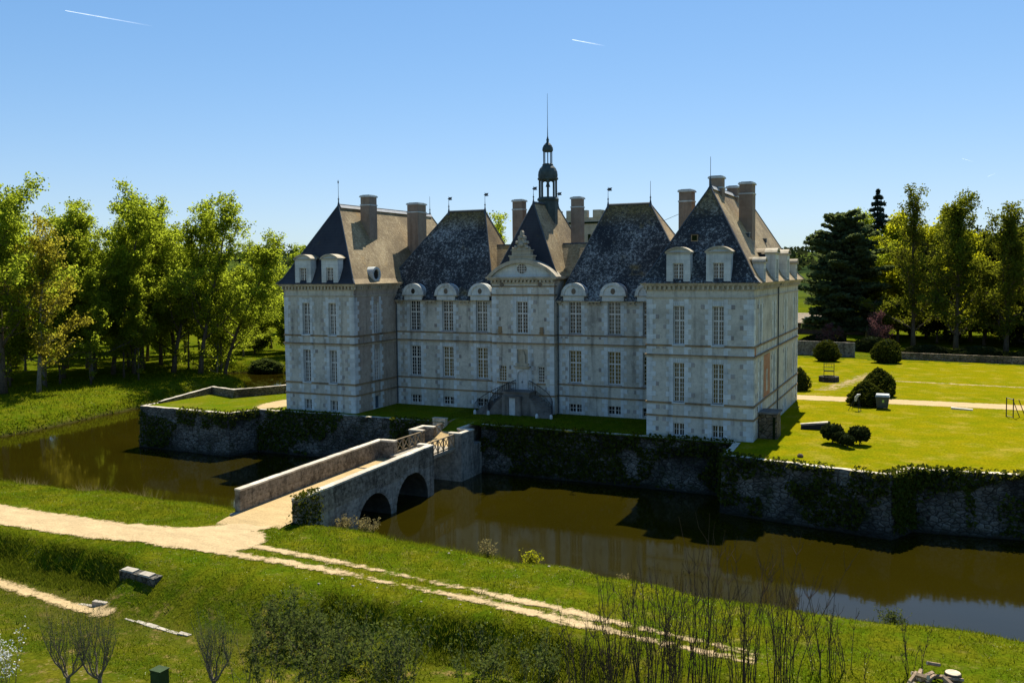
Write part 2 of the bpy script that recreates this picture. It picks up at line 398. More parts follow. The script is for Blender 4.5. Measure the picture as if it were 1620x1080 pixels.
def H(x, y):
    x, y = np.asarray(x, float), np.asarray(y, float)
    d = sdf(x, y, MOAT); d = d + np.where(d < 8, vnoise(x, y, .35, 3)*1.1 + vnoise(x, y, 1.1, 4)*.4, 0)
    near = y < -15
    # near bank: terrace with the road, then a steep drop to the ditch and the meadow
    dl = -37.5 + vnoise(x, y*0, .11, 5)*1.8 + vnoise(x, y*0, .4, 6)*.7
    wd = np.interp(x + vnoise(x, y*0, .3, 15)*3, [-40,-16,-8,-5.5,3.5,7,10,21,25,60], [2.6,1.7,1.5,5.0,5.2,3.2,2.0,1.9,5.5,6])
    drop = sm(y, dl - wd, dl)
    meadow = -4.05 + sm(-y, 40, 56)*.55 + vnoise(x, y, .15, 7)*.5
    nb = meadow + (-2.45 - meadow)*drop + vnoise(x, y, .25, 8)*.3*sm(np.abs(y+35.2), 2, 4)
    west = (x < -40) & ~near
    wl = -2.75 + sm(-x, 68, 90)*.25 + vnoise(x, y, .08, 9)*.5
    rest = np.where(y > 70, 0.0, -.3)
    L = np.where(near, nb, np.where(west, wl, rest))
    far = np.hypot(x-20, y)
    hill = 46*sm(far, 380, 1150)*(.78 + .5*vnoise(x, y, .0022, 11)) + 5*sm(far, 200, 700)
    L = L + np.where(y > 60, hill, np.where(x < -130, hill, 0))
    L = np.where((y > 61) & (x < 5) & (y < 75), -2.4, L) if False else L
    w = np.where(near, 6.0, np.where(west, 3.6, 2.0))
    up = np.clip(d/w, 0, 1); up = np.where(west, np.clip(d/w, 0, 1)**.45, up*up*(3-2*up)*.5 + up*.5)
    z = np.where(d <= 0, -4.75 + np.maximum(d*.7, -1.6), -4.75 + (L + 4.75)*up)
    z = z + np.where(d > .5, vnoise(x, y, .9, 12)*.10, 0)*np.where(near & (np.abs(y+35) < 2.6), .25, 1)
    return z
def axis(segs):
    a = [segs[0][0]]
    for s0, s1, st in segs:
        n = max(1, int(round((s1-s0)/st))); a += list(np.linspace(s0, s1, n+1)[1:])
    return np.array(a)
gx = axis([(-1800,-400,100),(-400,-140,20),(-140,-75,2),(-75,-58,.6),(-58,-32,.9),(-32,46,.42),(46,80,1.5),(80,240,8),(240,600,40),(600,2400,150)])
gy = axis([(-140,-60,4),(-60,-20,.42),(-20,-8,1.5),(-8,40,1.2),(40,80,1.0),(80,160,4),(160,420,20),(420,2600,70)])
GX, GY = np.meshgrid(gx, gy); GZ = H(GX, GY)
V = np.stack([GX, GY, GZ], -1).reshape(-1, 3); nx, ny = len(gx), len(gy)
ii = (np.arange(ny-1)[:, None]*nx + np.arange(nx-1)[None]).ravel()
F4 = np.stack([ii, ii+1, ii+nx+1, ii+nx], 1)
def grid_mesh(name, V, F4, mat, smooth=True):
    me = bpy.data.meshes.new(name); me.vertices.add(len(V)); me.vertices.foreach_set('co', np.asarray(V, np.float32).ravel())
    N = len(F4); me.loops.add(N*4); me.loops.foreach_set('vertex_index', np.asarray(F4, np.int32).ravel()); me.polygons.add(N)
    me.polygons.foreach_set('loop_start', np.arange(0, N*4, 4, dtype=np.int32)); me.polygons.foreach_set('use_smooth', np.full(N, smooth))
    me.materials.append(mat); me.update(calc_edges=True); return me
tag(link('ground', grid_mesh('ground', V, F4, M['ground'])), 'grassy ground with the near bank, ditch, meadow and far hills', kind='structure')
def HG(x, y):
    """height of the built ground mesh (bilinear)"""
    x, y = np.asarray(x, float), np.asarray(y, float)
    i = np.clip(np.searchsorted(gx, x)-1, 0, nx-2); j = np.clip(np.searchsorted(gy, y)-1, 0, ny-2)
    fx = (x-gx[i])/(gx[i+1]-gx[i]); fy = (y-gy[j])/(gy[j+1]-gy[j])
    return (GZ[j, i]*(1-fx) + GZ[j, i+1]*fx)*(1-fy) + (GZ[j+1, i]*(1-fx) + GZ[j+1, i+1]*fx)*fy
def hz(x, y): return float(HG(x, y))

# water of the moat
b = MB(); b.quad((-135, -30, WATER), (230, -30, WATER), (230, 74, WATER), (-135, 74, WATER))
tag(b.build('water', M['water']), 'still olive brown water filling the moat', kind='structure')

# ------------------------------------------------------------------ roads draped on the ground
def dist_poly(x, y, pts):
    d = np.full(x.shape, 1e9)
    for (ax, ay), (bx, by) in zip(pts, pts[1:]):
        ex, ey = bx-ax, by-ay; t = np.clip(((x-ax)*ex+(y-ay)*ey)/(ex*ex+ey*ey), 0, 1)
        d = np.minimum(d, np.hypot(x-ax-t*ex, y-ay-t*ey))
    return d
MAIN = [(-80,-34.0),(-40,-34.7),(-22,-35.1),(-13,-34.9),(-8,-33.9),(-5.6,-32.2),(-4.8,-30),(-4.75,-26)]
RUT1 = [(-5,-33.6),(0,-33.6),(6,-34.0),(12,-34.6),(18,-35.2),(23,-35.9),(30,-36.8)]
RUT2 = [(-8,-35.6),(-1,-35.3),(5,-35.3),(11,-35.8),(17,-36.2),(23,-37.0),(30,-37.8)]
def road_mask(x, y):
    m = 1.75 - dist_poly(x, y, MAIN)
    m = np.maximum(m, 2.3 - dist_poly(x, y, [(-7,-33.6),(-3.5,-33.4)]))
    fade = sm(x, 25.5, 21)*.20 - .05 - .2*sm(x, 5, 9)*sm(x, 16, 13)
    m = np.maximum(m, fade + .18 - dist_poly(x, y, RUT1)); m = np.maximum(m, fade + .22 - dist_poly(x, y, RUT2))
    return m
def drape(name, fmask, x0, x1, y0, y1, st, mat, off=.03, label=None, zf=None):
    xs = np.arange(x0, x1+st*.5, st); ys = np.arange(y0, y1+st*.5, st); X, Y = np.meshgrid(xs, ys)
    mk = fmask(X, Y); Z = (HG(X, Y) if zf is None else zf(X, Y)) + off
    n_ = len(xs); k = (np.arange(len(ys)-1)[:, None]*n_ + np.arange(n_-1)[None]).ravel(); F = np.stack([k, k+1, k+n_+1, k+n_], 1)
    keep = mk.ravel()[F].max(1) > -.75; F = F[keep]; u, inv = np.unique(F, return_inverse=True)
    Vv = np.stack([X, Y, Z], -1).reshape(-1, 3)[u]
    me = grid_mesh(name, Vv, inv.reshape(F.shape), mat); a = me.attributes.new('edge', 'FLOAT', 'POINT'); a.data.foreach_set('value', mk.ravel()[u].astype(np.float32))
    return tag(link(name, me), label, kind='structure')
drape('dirt_road', road_mask, -80, 31, -39, -27.4, .3, M['dirt'], .045, 'pale dirt track curving to the bridge with a rutted branch')
# thin footpath along the meadow ditch
FP = [(-24,-40.9),(-14.6,-41.3),(-10.9,-41.6),(-7.1,-42.0),(-4.6,-42.0)]
drape('footpath', lambda x, y: .42 - dist_poly(x, y, FP), -24, -4, -43.2, -40, .25, M['sand'], .05, 'narrow sandy footpath beside the ditch')

# ------------------------------------------------------------------ lawn and courtyard (flat, retained by the moat walls)
def sheet(name, polys, mat, z, label):
    b = MB()
    for p in polys: b.add([(x, y, z) for x, y in p], [tuple(range(len(p)))])
    return tag(b.build(name, mat, tri=True), label, kind='structure')
sheet('courtyard', [[(-42.9,-4.2),(-30.2,-4.6),(-29,-1.2),(-29,40),(-36,40),(-33.2,14),(-38,4.6),(-43.2,6.4)],
    [(-29,-1.2),(-6.05,-1.2),(-6.05,40),(-29,40)], [(-6.05,1.6),(-3.3,1.6),(-3.3,40),(-6.05,40)], [(-3.3,-1.2),(22.2,-1.2),(22.2,40),(-3.3,40)]],
    M['grass_bank'], 0.0, 'grass forecourt of the chateau behind the moat wall')
sheet('lawn', [[(22.2,-6.0),(34.3,-8.3),(35.6,-5.6),(43,-4.7),(60,-4.2),(150,-2),(150,78),(8,78),(8,40),(22.2,40)]], M['grass_lawn'], 0.0, 'sunlit yellow green lawn beside the chateau')
drape('gravel_path', lambda x, y: np.minimum(1.9 - np.abs(y-(29.4+(x-30)*.02)), (x-20)), 20, 90, 26, 33, .6, M['sand'], .012, 'sandy path crossing the lawn', lambda x, y: 0*x)
drape('worn_track', lambda x, y: np.maximum(.15-np.abs(y-49-(x-33)*-.1)*.5+np.where(x < 31, -9, 0), .05 - np.abs((x-27.5)-(y-46)*.22)*.16 - np.where((y < 36) | (y > 60), 9, 0)), 20, 70, 32, 62, .6, M['sand'], .010, 'faint worn grass track past the well', lambda x, y: 0*x)
drape('sand_patch', lambda x, y: 1.6 - np.hypot((x+29.3)*.8, (y-3.5)*.35), -33.5, -26.5, -1, 9, .5, M['sand'], .012, 'bare sandy ground by the left pavilion', lambda x, y: 0*x)

# ------------------------------------------------------------------ moat walls
rngw = np.random.default_rng(5)
def poly_wall(name, pts, z0, z1, th, mats, label, cat='wall', jit=.06, capdrop=0, step=.55, batter=.25, capw=None, parent=None, group=None):
    """rough masonry wall along pts (outer face on the right-hand side when walking), z1 may be a list per point"""
    pts = [np.array(p, float) for p in pts]; zs = z1 if hasattr(z1, '__len__') else [z1]*len(pts)
    b = MB(); cols = []; nrm = []
    for i in range(len(pts)):
        t0 = pts[i]-pts[i-1] if i else pts[1]-pts[0]; t1 = pts[i+1]-pts[i] if i < len(pts)-1 else t0
        t0 = t0/np.linalg.norm(t0); t1 = t1/np.linalg.norm(t1); n0 = np.array([t0[1], -t0[0]]); n1 = np.array([t1[1], -t1[0]])
        q = n0+n1; q = q/max(.35, (q@q)/2)**1.0 if np.linalg.norm(q) > .1 else n0; nrm.append(q)
    path = []
    for i in range(len(pts)-1):
        L = np.linalg.norm(pts[i+1]-pts[i]); k = max(1, int(L/step))
        for j in range(k):
            f = j/k; t = (pts[i+1]-pts[i])/L; n_ = np.array([t[1], -t[0]])
            path.append((pts[i]+(pts[i+1]-pts[i])*f, nrm[i] if j == 0 else n_, zs[i]+(zs[i+1]-zs[i])*f, j == 0))
    path.append((pts[-1], nrm[-1], zs[-1], True))
    nz = max(2, int((max(zs)-z0)/step)); rows = nz+1; b0 = 0
    for p, n_, zt, corner in path:
        for r in range(rows):
            f = r/nz; o = batter*(1-f) + (rngw.uniform(-jit, jit) if not corner else 0)
            z = z0+(zt-z0)*f + (rngw.uniform(-jit, jit)*.6 if r == nz else 0)
            q = p+n_*o; b.v.append((q[0], q[1], z))
        q = p-n_*th; b.v.append((q[0], q[1], zt+rngw.uniform(-.3, .3)*jit)); b.v.append((q[0], q[1], z0))
    R_ = rows+2
    for i in range(len(path)-1):
        for r in range(rows+1):
            a = i*R_+r; b.f.append((a, a+R_, a+R_+1, a+1)); b.m.append(1 if r == rows-1 else 0)
    b.f.append(tuple(range(R_))); b.m.append(0); e = (len(path)-1)*R_; b.f.append(tuple(reversed(range(e, e+R_)))); b.m.append(0)
    o = b.build(name, mats, parent); 
    if label: tag(o, label, cat, group)
    return o, path
def ivy_on(path, z0, dens, parent, seed, lo=.0, name='ivy', mat='leaf_ivy', top=.25, hang=True):
    """leaf sprays hanging on the outer face of a wall path in noise-shaped patches"""
    r = np.random.default_rng(seed); C = []
    for (p, n_, zt, c), (p2, n2, zt2, c2) in zip(path, path[1:]):
        L = np.linalg.norm(p2-p); k = int(dens*L*(zt-z0))
        f = r.uniform(size=k); z = z0+.3+(zt+top-z0-.3)*r.uniform(size=k)
        q = p[None]+(p2-p)[None]*f[:, None]; t = (p2-p)/max(L, 1e-6); nn = np.array([t[1], -t[0]])
        s = q[:, 0]*t[0]+q[:, 1]*t[1]
        w = vnoise(s, z, .22, seed)*1.5 + vnoise(s, z, .8, seed+1)*.6 + (.35 if hang else 0)*((z-z0)/(zt-z0)-.55) - lo
        keep = w > 0; q, z = q[keep], z[keep]; off = r.uniform(.02, .28, keep.sum()) + .25*(1-(z-z0)/(zt-z0))
        over = z > zt; off = np.where(over, r.uniform(-.5, .2, len(z)), off)
        C.append(np.column_stack([q+nn[None]*off[:, None], z]))
    C = np.concatenate(C); 
    if len(C) == 0: return
    return link(name, quads_mesh(name, leaf_quads(C, .17, r), M[mat]), parent)
WM = [M['moat_rubble'], M['coping_stone']]
RB = [(22.0,-.7),(22.2,-6.26),(34.57,-8.62),(35.9,-5.86),(43.1,-5.0),(60,-4.5),(150,-2.3)]
o, pth = poly_wall('moat_wall', RB, -6, .03, .55, WM, 'ivy hung rubble moat wall with projecting corner below the sunny lawn', jit=.07)
ivy_on(pth[8:], -4.6, 60, o, 3, -.12, top=.3); ivy_on(pth[32:], -4.6, 40, o, 9, -.35, top=.3)
o, pth = poly_wall('moat_wall', [(-2.0,-.95),(22.15,-.85)], -6, .02, .5, WM, 'dark rubble moat wall between the bridge and the right corner bastion', jit=.07)
ivy_on(pth, -4.6, 60, o, 14, -.02)
o, pth = poly_wall('moat_wall', [(-28.9,-1.6),(-7.4,-1.05)], -6, .02, .5, WM, 'dark ivy patched moat wall between the left bastion and the bridge', jit=.07)
ivy_on(pth, -4.6, 60, o, 21, .0)
LB = [(-43.6,6.6),(-43.2,-4.55),(-30.0,-4.95),(-28.9,-1.6)]
o, pth = poly_wall('bastion_wall', LB, -6, [.05,.05,.02,.0], .5, WM, 'left corner bastion of grey rubble standing in the moat', jit=.06)
ivy_on(pth[14:], -4.6, 45, o, 33, .1)
o, pth = poly_wall('parapet_wall', [(-30.5,18.0),(-33.4,13.5),(-38.0,4.9),(-43.3,6.7),(-43.0,-2.2)], -5.5, [1.0,1.0,1.0,.9,.25], .45, [M['dry_rubble'], M['coping_stone']], 'low weathered parapet wall behind the grass of the left bastion', jit=.05, batter=.05)
o, pth = poly_wall('parapet_wall', [(-33.4,40),(-30.9,18.2)], -5.5, 1.0, .4, [M['dry_rubble'], M['coping_stone']], None, jit=.05, batter=.05)
tag(o, 'tan rubble parapet running back beside the left pavilion', 'wall')

# ------------------------------------------------------------------ bridge
BX0, BX1 = -7.95, -1.86
br = empty('stone_bridge', (-4.9, -28.4, -2.4), 'old stone bridge with two arches crossing the moat to the gate', 'bridge')
def rel(mb, name, mats, root, **k):
    o = mb.build(name, mats, **k); o.parent = root; o.matrix_parent_inverse = Matrix.Translation(-root.location) if not root.rotation_euler[2] else root.matrix_basis.inverted()
    return o
def deckz(y): return -2.36 + (y+30.5)*.0235 - .35*max(0, -29.9-y)**1.2
prof = [(-28.6,-6.2),(-28.6,deckz(-28.6)-.03),(-10.33,deckz(-10.33)-.03),(-10.33,-6.2)]
def arch(yc, r, zc, n=14): return [(yc+r*math.cos(a), zc+r*1.02*math.sin(a)) for a in [math.pi*i/n for i in range(n+1)]]
poly = prof + [(-11.35,-6.2)] + arch(-13.85, 2.5, -4.5) + [(-16.35,-6.2),(-17.1,-6.2)] + arch(-19.4, 2.3, -4.75) + [(-21.7,-6.2)]
FB = ((0, 0), (0, 1), (1, 0))     # u = y, outward d = x
b = MB(); b.prism(poly, BX0, BX1, FB)
for i in range(2+3, len(b.f)-1): b.m[i] = 1      # vaults under the arches, their shade painted as darker stone
rel(b, 'arch_body', [M['bridge_stone'], M['vault_shade_stone']], br, tri=True)
b = MB()       # voussoir rings
for yc, r_, zc in ((-13.85,2.5,-4.5),(-19.4,2.3,-4.75)):
    n = 15
    for i in range(n):
        a0, a1 = math.pi*i/n+.012, math.pi*(i+1)/n-.012
        q = [(yc+rr*math.cos(a), zc+rr*1.02*math.sin(a)) for rr, a in ((r_+.01,a0),(r_+.42,a0),(r_+.42,a1),(r_+.01,a1))]
        b.prism(q, BX1-.2, BX1+.035, FB)
rel(b, 'arch_ring', M['bridge_stone'], br)
b = MB(); N_ = 24
for i in range(N_):
    y0 = -31.2+(21.6)*i/N_; y1 = -31.2+21.6*(i+1)/N_
    b.quad((-7.5,y0,deckz(y0)), (-2.36,y0,deckz(y0)), (-2.36,y1,deckz(y1)), (-7.5,y1,deckz(y1)))
rel(b, 'deck', M['deck_dirt'], br)
def parapet(x0, x1, y0, y1, za, zb, name, inner):
    b = MB(); n = 12
    for i in range(n):      # body in stones of slightly different height, coping slabs on top
        ya, yb = y0+(y1-y0)*i/n, y0+(y1-y0)*(i+1)/n; z_a, z_b = za+(zb-za)*i/n, za+(zb-za)*(i+1)/n
        k = rnd.uniform(-.012, .012)
        b.hexa([(x0,ya,deckz(ya)-.06 if i else -3.2),(x1,ya,deckz(ya)-.06 if i else -3.2),(x1,yb,deckz(yb)-.06),(x0,yb,deckz(yb)-.06),(x0,ya,z_a-.13),(x1,ya,z_a-.13),(x1,yb,z_b-.13),(x0,yb,z_b-.13)], 0)
        e = .008
        b.hexa([(x0-.05,ya+e,z_a-.128+k),(x1+.05,ya+e,z_a-.128+k),(x1+.05,yb-e,z_b-.128+k),(x0-.05,yb-e,z_b-.128+k),(x0-.05,ya+e,z_a+k),(x1+.05,ya+e,z_a+k),(x1+.05,yb-e,z_b+k),(x0-.05,yb-e,z_b+k)], 1)
    # return wall closing the end towards the roadway
    xa, xb = (x1, x1+inner) if inner > 0 else (x0+inner, x0)
    b.box(xa, xb, y1-.45, y1-.004, -1.98, zb-.13, 0); b.box(xa-.04, xb+.04, y1-.49, y1+.03, zb-.127, zb+.02, 1)
    return rel(b, name, [M['parapet_stone'], M['coping_stone']], br)
parapet(-7.97, -7.5, -28.0, -9.6, -.66, -.26, 'parapet', 1.45)
o = parapet(-2.36, -1.84, -28.6, -10.3, -.66, -.2, 'parapet', -.85)
# ivy bush on the near right end
r = np.random.default_rng(4); n = 2600
C = np.column_stack([r.normal(-2.05,.24,n), r.uniform(-28.75,-26.25,n), r.uniform(-3.6,-.35,n)]); C[:,0] += .12*np.abs(r.normal(size=n))
o = link('ivy', quads_mesh('ivy', leaf_quads(C, .10, r), M['leaf_ivy'])); o.parent = br; o.matrix_parent_inverse = Matrix.Translation(-br.location)

# drawbridge and its timber rails
dbr = empty('drawbridge', (-4.6, -7.8, -1.5), 'small timber drawbridge with crossed wooden rails before the gate', 'drawbridge')
b = MB()
for i in range(22):
    y = -10.5+i*.245; b.box(-6.2, -2.45, y, y+.22, -1.56, -1.47)
for x in (-6.0,-4.3,-2.7): b.box(x-.09, x+.09, -10.4, -5.0, -1.78, -1.565)
rel(b, 'deck', M['wood_grey'], dbr)
def rail(x, y0, y1, z0, z1, root, nm='railing'):
    b = MB(); n = max(2, int(round(abs(y1-y0)/1.05)))
    b.box(x-.06, x+.06, y0, y1, z1-.09, z1); b.box(x-.045, x+.045, y0, y1, z0+.08, z0+.17)
    for i in range(n+1):
        y = y0+(y1-y0)*i/n; b.box(x-.055, x+.055, y-.055, y+.055, z0, z1-.091)
        if i < n:
            ya, yb = y+.06, y0+(y1-y0)*(i+1)/n-.06
            b.tube([(x-.02,ya,z0+.18),(x-.02,yb,z1-.1)], .042, 4); b.tube([(x+.03,ya,z1-.1),(x+.03,yb,z0+.18)], .042, 4)
    return rel(b, nm, M['wood'], root)
rail(-6.15, -9.5, -5.3, -1.46, -.22, dbr); rail(-2.62, -10.2, -5.3, -1.46, -.2, dbr)
# gate piers
gp = empty('gate_pier', (-2.5, -4, -1.4), 'right stone gate pier rising from the moat at the end of the bridge', 'gate pier')
b = MB(); b.box(-7.45,-1.95,-5.2,-.93,-6.2,-1.62,0)
rel(b, 'abutment', M['bridge_stone'], gp)
b = MB(); cz = -.12
for x0,x1,y0,y1 in ((-3.2,-1.9,-5.25,-4.85),(-2.32,-1.9,-4.848,-3.12),(-3.2,-1.9,-3.118,-2.72),(-3.55,-3.2,-2.9,1.5)): b.box(x0,x1,y0,y1,-6.2 if x1 > -2 else -1.9,cz-.1,0)
rel(b, 'pier_wall', M['bridge_stone'], gp)
b = MB()
for x0,x1,y0,y1 in ((-3.25,-1.86,-5.3,-4.8),(-2.36,-1.86,-4.795,-3.165),(-3.25,-1.86,-3.16,-2.68),(-3.6,-3.255,-2.95,1.5)): b.box(x0,x1,y0,y1,cz-.098,cz+.02)
rel(b, 'coping', M['coping_stone'], gp)
gp2 = empty('gate_pier', (-6.8, -4, -1.4), 'left stone gate pier beside the timber rails at the bridge end', 'gate pier')
b = MB()
for x0,x1,y0,y1 in ((-7.5,-6.0,-5.25,-4.85),(-7.5,-7.08,-4.848,-3.12),(-7.5,-6.05,-3.118,-2.72)): b.box(x0,x1,y0,y1,-6.2 if x0 < -7.4 else -1.9,cz-.1,0)
rel(b, 'pier_wall', M['parapet_stone'], gp2)
b = MB()
for x0,x1,y0,y1 in ((-7.55,-5.95,-5.3,-4.8),(-7.55,-7.04,-4.795,-3.165),(-7.55,-6.0,-3.16,-2.68)): b.box(x0,x1,y0,y1,cz-.098,cz+.02)
rel(b, 'coping', M['coping_stone'], gp2)
rail(-6.1, -2.6, 1.0, -1.2, -.05, gp2)
b = MB()
for x0,x1,y0,y1 in ((-7.4,-6.0,-1.0,-.5),): b.box(x0,x1,y0,y1,-1.9,.25,0); b.box(x0-.04,x1+.04,y0-.04,y1+.04,.252,.36,0)
rel(b, 'wall_end', M['coping_stone'], gp2)
for nm, k0, k1, mt, lb in (('path', 0, 4, 'deck_dirt', 'sandy ramp between the gate piers'), ('grass_slope', 4, 8, 'grass_bank', 'grass slope rising from the gate to the forecourt')):
  b = MB(); n = 8
  for i in range(k0, k1):
    y0 = -5.2+6.9*i/n; y1 = -5.2+6.9*(i+1)/n; f = lambda y: -1.5+1.52*sm(y,-5.2,1.7)
    b.quad((-6.04,y0,f(y0)),(-3.22,y0,f(y0)),(-3.22,y1,f(y1)),(-6.04,y1,f(y1)))
  tag(b.build(nm, M[mt]), lb, kind='structure')

# ------------------------------------------------------------------ chateau
ch = empty('chateau', (-1.4, 8, 0), 'grey stone chateau with two pavilions, steep slate roofs and a bell lantern', 'chateau')
def part(mb, name, mats, **k): return rel(mb, name, mats, ch, **k)
def sub(mb, name, mats, parent, **k):
    o = mb.build(name, mats, **k); o.parent = parent
    if parent.type != 'MESH': o.matrix_parent_inverse = Matrix.Translation(-parent.location)
    return o
LX0, LX1, PX0, PX1 = -26.29, -17.24, 14.12, 23.45
YB, YR, YE = 0.0, 8.03, 26.94
YBAY, BXL, BXR = 7.2, -4.82, 2.25
F_LP = ((LX0, YB), (1, 0), (0, -1)); F_LPS = ((LX1, YB), (0, 1), (1, 0)); F_RP = ((PX0, YB), (1, 0), (0, -1)); F_RPS = ((PX1, YB), (0, 1), (1, 0))
F_C = ((0, YR), (1, 0), (0, -1)); F_B = ((0, YBAY), (1, 0), (0, -1))
WALLT = 13.45
def facade(mb, F, u0, u1, z0, z1, ops, depth=.42, mw=0):
    us = sorted({u0, u1, *[o[0] for o in ops], *[o[1] for o in ops]}); zs = sorted({z0, z1, *[o[2] for o in ops], *[o[3] for o in ops]})
    P = lambda u, d, z: (F[0][0]+F[1][0]*u+F[2][0]*d, F[0][1]+F[1][1]*u+F[2][1]*d, z)
    for a, c in zip(us, us[1:]):
        for e, g in zip(zs, zs[1:]):
            um, zm = (a+c)/2, (e+g)/2
            if any(o[0] < um < o[1] and o[2] < zm < o[3] for o in ops): continue
            mb.quad(P(a,0,e), P(c,0,e), P(c,0,g), P(a,0,g), mw)
    for o in ops:
        a, c, e, g = o[:4]; D = -depth
        mb.quad(P(a,0,e),P(a,D,e),P(a,D,g),P(a,0,g),1); mb.quad(P(c,D,e),P(c,0,e),P(c,0,g),P(c,D,g),1)
        mb.quad(P(a,0,e),P(c,0,e),P(c,D,e),P(a,D,e),1); mb.quad(P(a,D,g),P(c,D,g),P(c,0,g),P(a,0,g),1)
        mb.quad(P(a,D,e),P(c,D,e),P(c,D,g),P(a,D,g),1)
PK = {'d': 'pane_dark', 'w': 'pane_warm', 'c': 'pane_curtain', 'b': 'pane_blue'}
def window(F, u0, u1, z0, z1, kind='d', rows=(3, 5), cols=2, dep=.3, transom=.62, parent=None, name='window', split=True):
    b = MB(); d0, d1 = -dep-.07, -dep; W = u1-u0; Hh = z1-z0
    bx = lambda a, c, e, g, q=0: b.fbox(F, a, c, e, g, d0, d1+q)
    fr = .065
    bx(u0,u0+fr,z0,z1); bx(u1-fr,u1,z0,z1); bx(u0+fr,u1-fr,z0,z0+fr); bx(u0+fr,u1-fr,z1-fr,z1)
    um = (u0+u1)/2
    if split: bx(um-.06,um+.06,z0+fr,z1-fr,.02)
    zt = z0+Hh*transom if transom else None
    if zt: bx(u0+fr,um-.06,zt-.065,zt+.065,.015); bx(um+.06,u1-fr,zt-.065,zt+.065,.015)
    halves = ((u0+fr, um-.06), (um+.06, u1-fr)) if split else ((u0+fr, u1-fr),)
    segs = ((z0+fr, zt-.065, rows[1]), (zt+.065, z1-fr, rows[0])) if zt else ((z0+fr, z1-fr, rows[0]),)
    for a, c in halves:
        for e, g, n in segs:
            for i in range(1, n): z = e+(g-e)*i/n; b.fbox(F, a, c, z-.021, z+.021, d0+.02, d1-.012)
            for i in range(1, cols): u = a+(c-a)*i/cols; b.fbox(F, u-.021, u+.021, e, g, d0+.02, d1-.008)
    w = part(b, name, M['paint_white']) if parent is None else sub(b, name, M['paint_white'], parent)
    if parent is None:
        g = MB(); g.fbox(F, u0+.01, u1-.01, z0+.01, z1-.01, d0-.03, d0+.015); sub(g, 'pane', M[PK[kind]], w)
    return w
def quoins(mb, F, u, sgn, z0, z1, lo=.36, hi=.62, h=.44, pr=.03, dark=.3, md=1, start=0):
    """toothed chain of dressed stones growing from u in direction sgn"""
    z = z0; i = start
    while z < z1-.1:
        zt = min(z+h, z1); w = (hi if i % 2 else lo)+rnd.uniform(-.03, .03); p = pr+rnd.uniform(-.008, .008)
        a, c = (u, u+sgn*w) if sgn > 0 else (u-w, u)
        mb.fbox(F, a, c, z+.008, zt-.008, -.05, p, 0)
        if i % 2 and rnd.random() < dark:
            q = rnd.uniform(.2, .36); a2, c2 = (c+.005, c+q) if sgn > 0 else (a-q, a-.005)
            mb.fbox(F, a2, c2, z+.03, zt-.05, -.05, p+.015, md)
        z += h; i += 1
def slab(mb, x0, x1, y0, y1, p, z0, z1, m=0): mb.box(x0-p, x1+p, y0-p, y1+p, z0, z1, m)
def dentils(mb, F, u0, u1, z0, z1, pr, st=.42, w=.2, m=0):
    n = int((u1-u0)/st)
    for i in range(n): u = u0+(u1-u0)*(i+.5)/n; mb.fbox(F, u-w/2, u+w/2, z0, z1, -.05, pr, m)

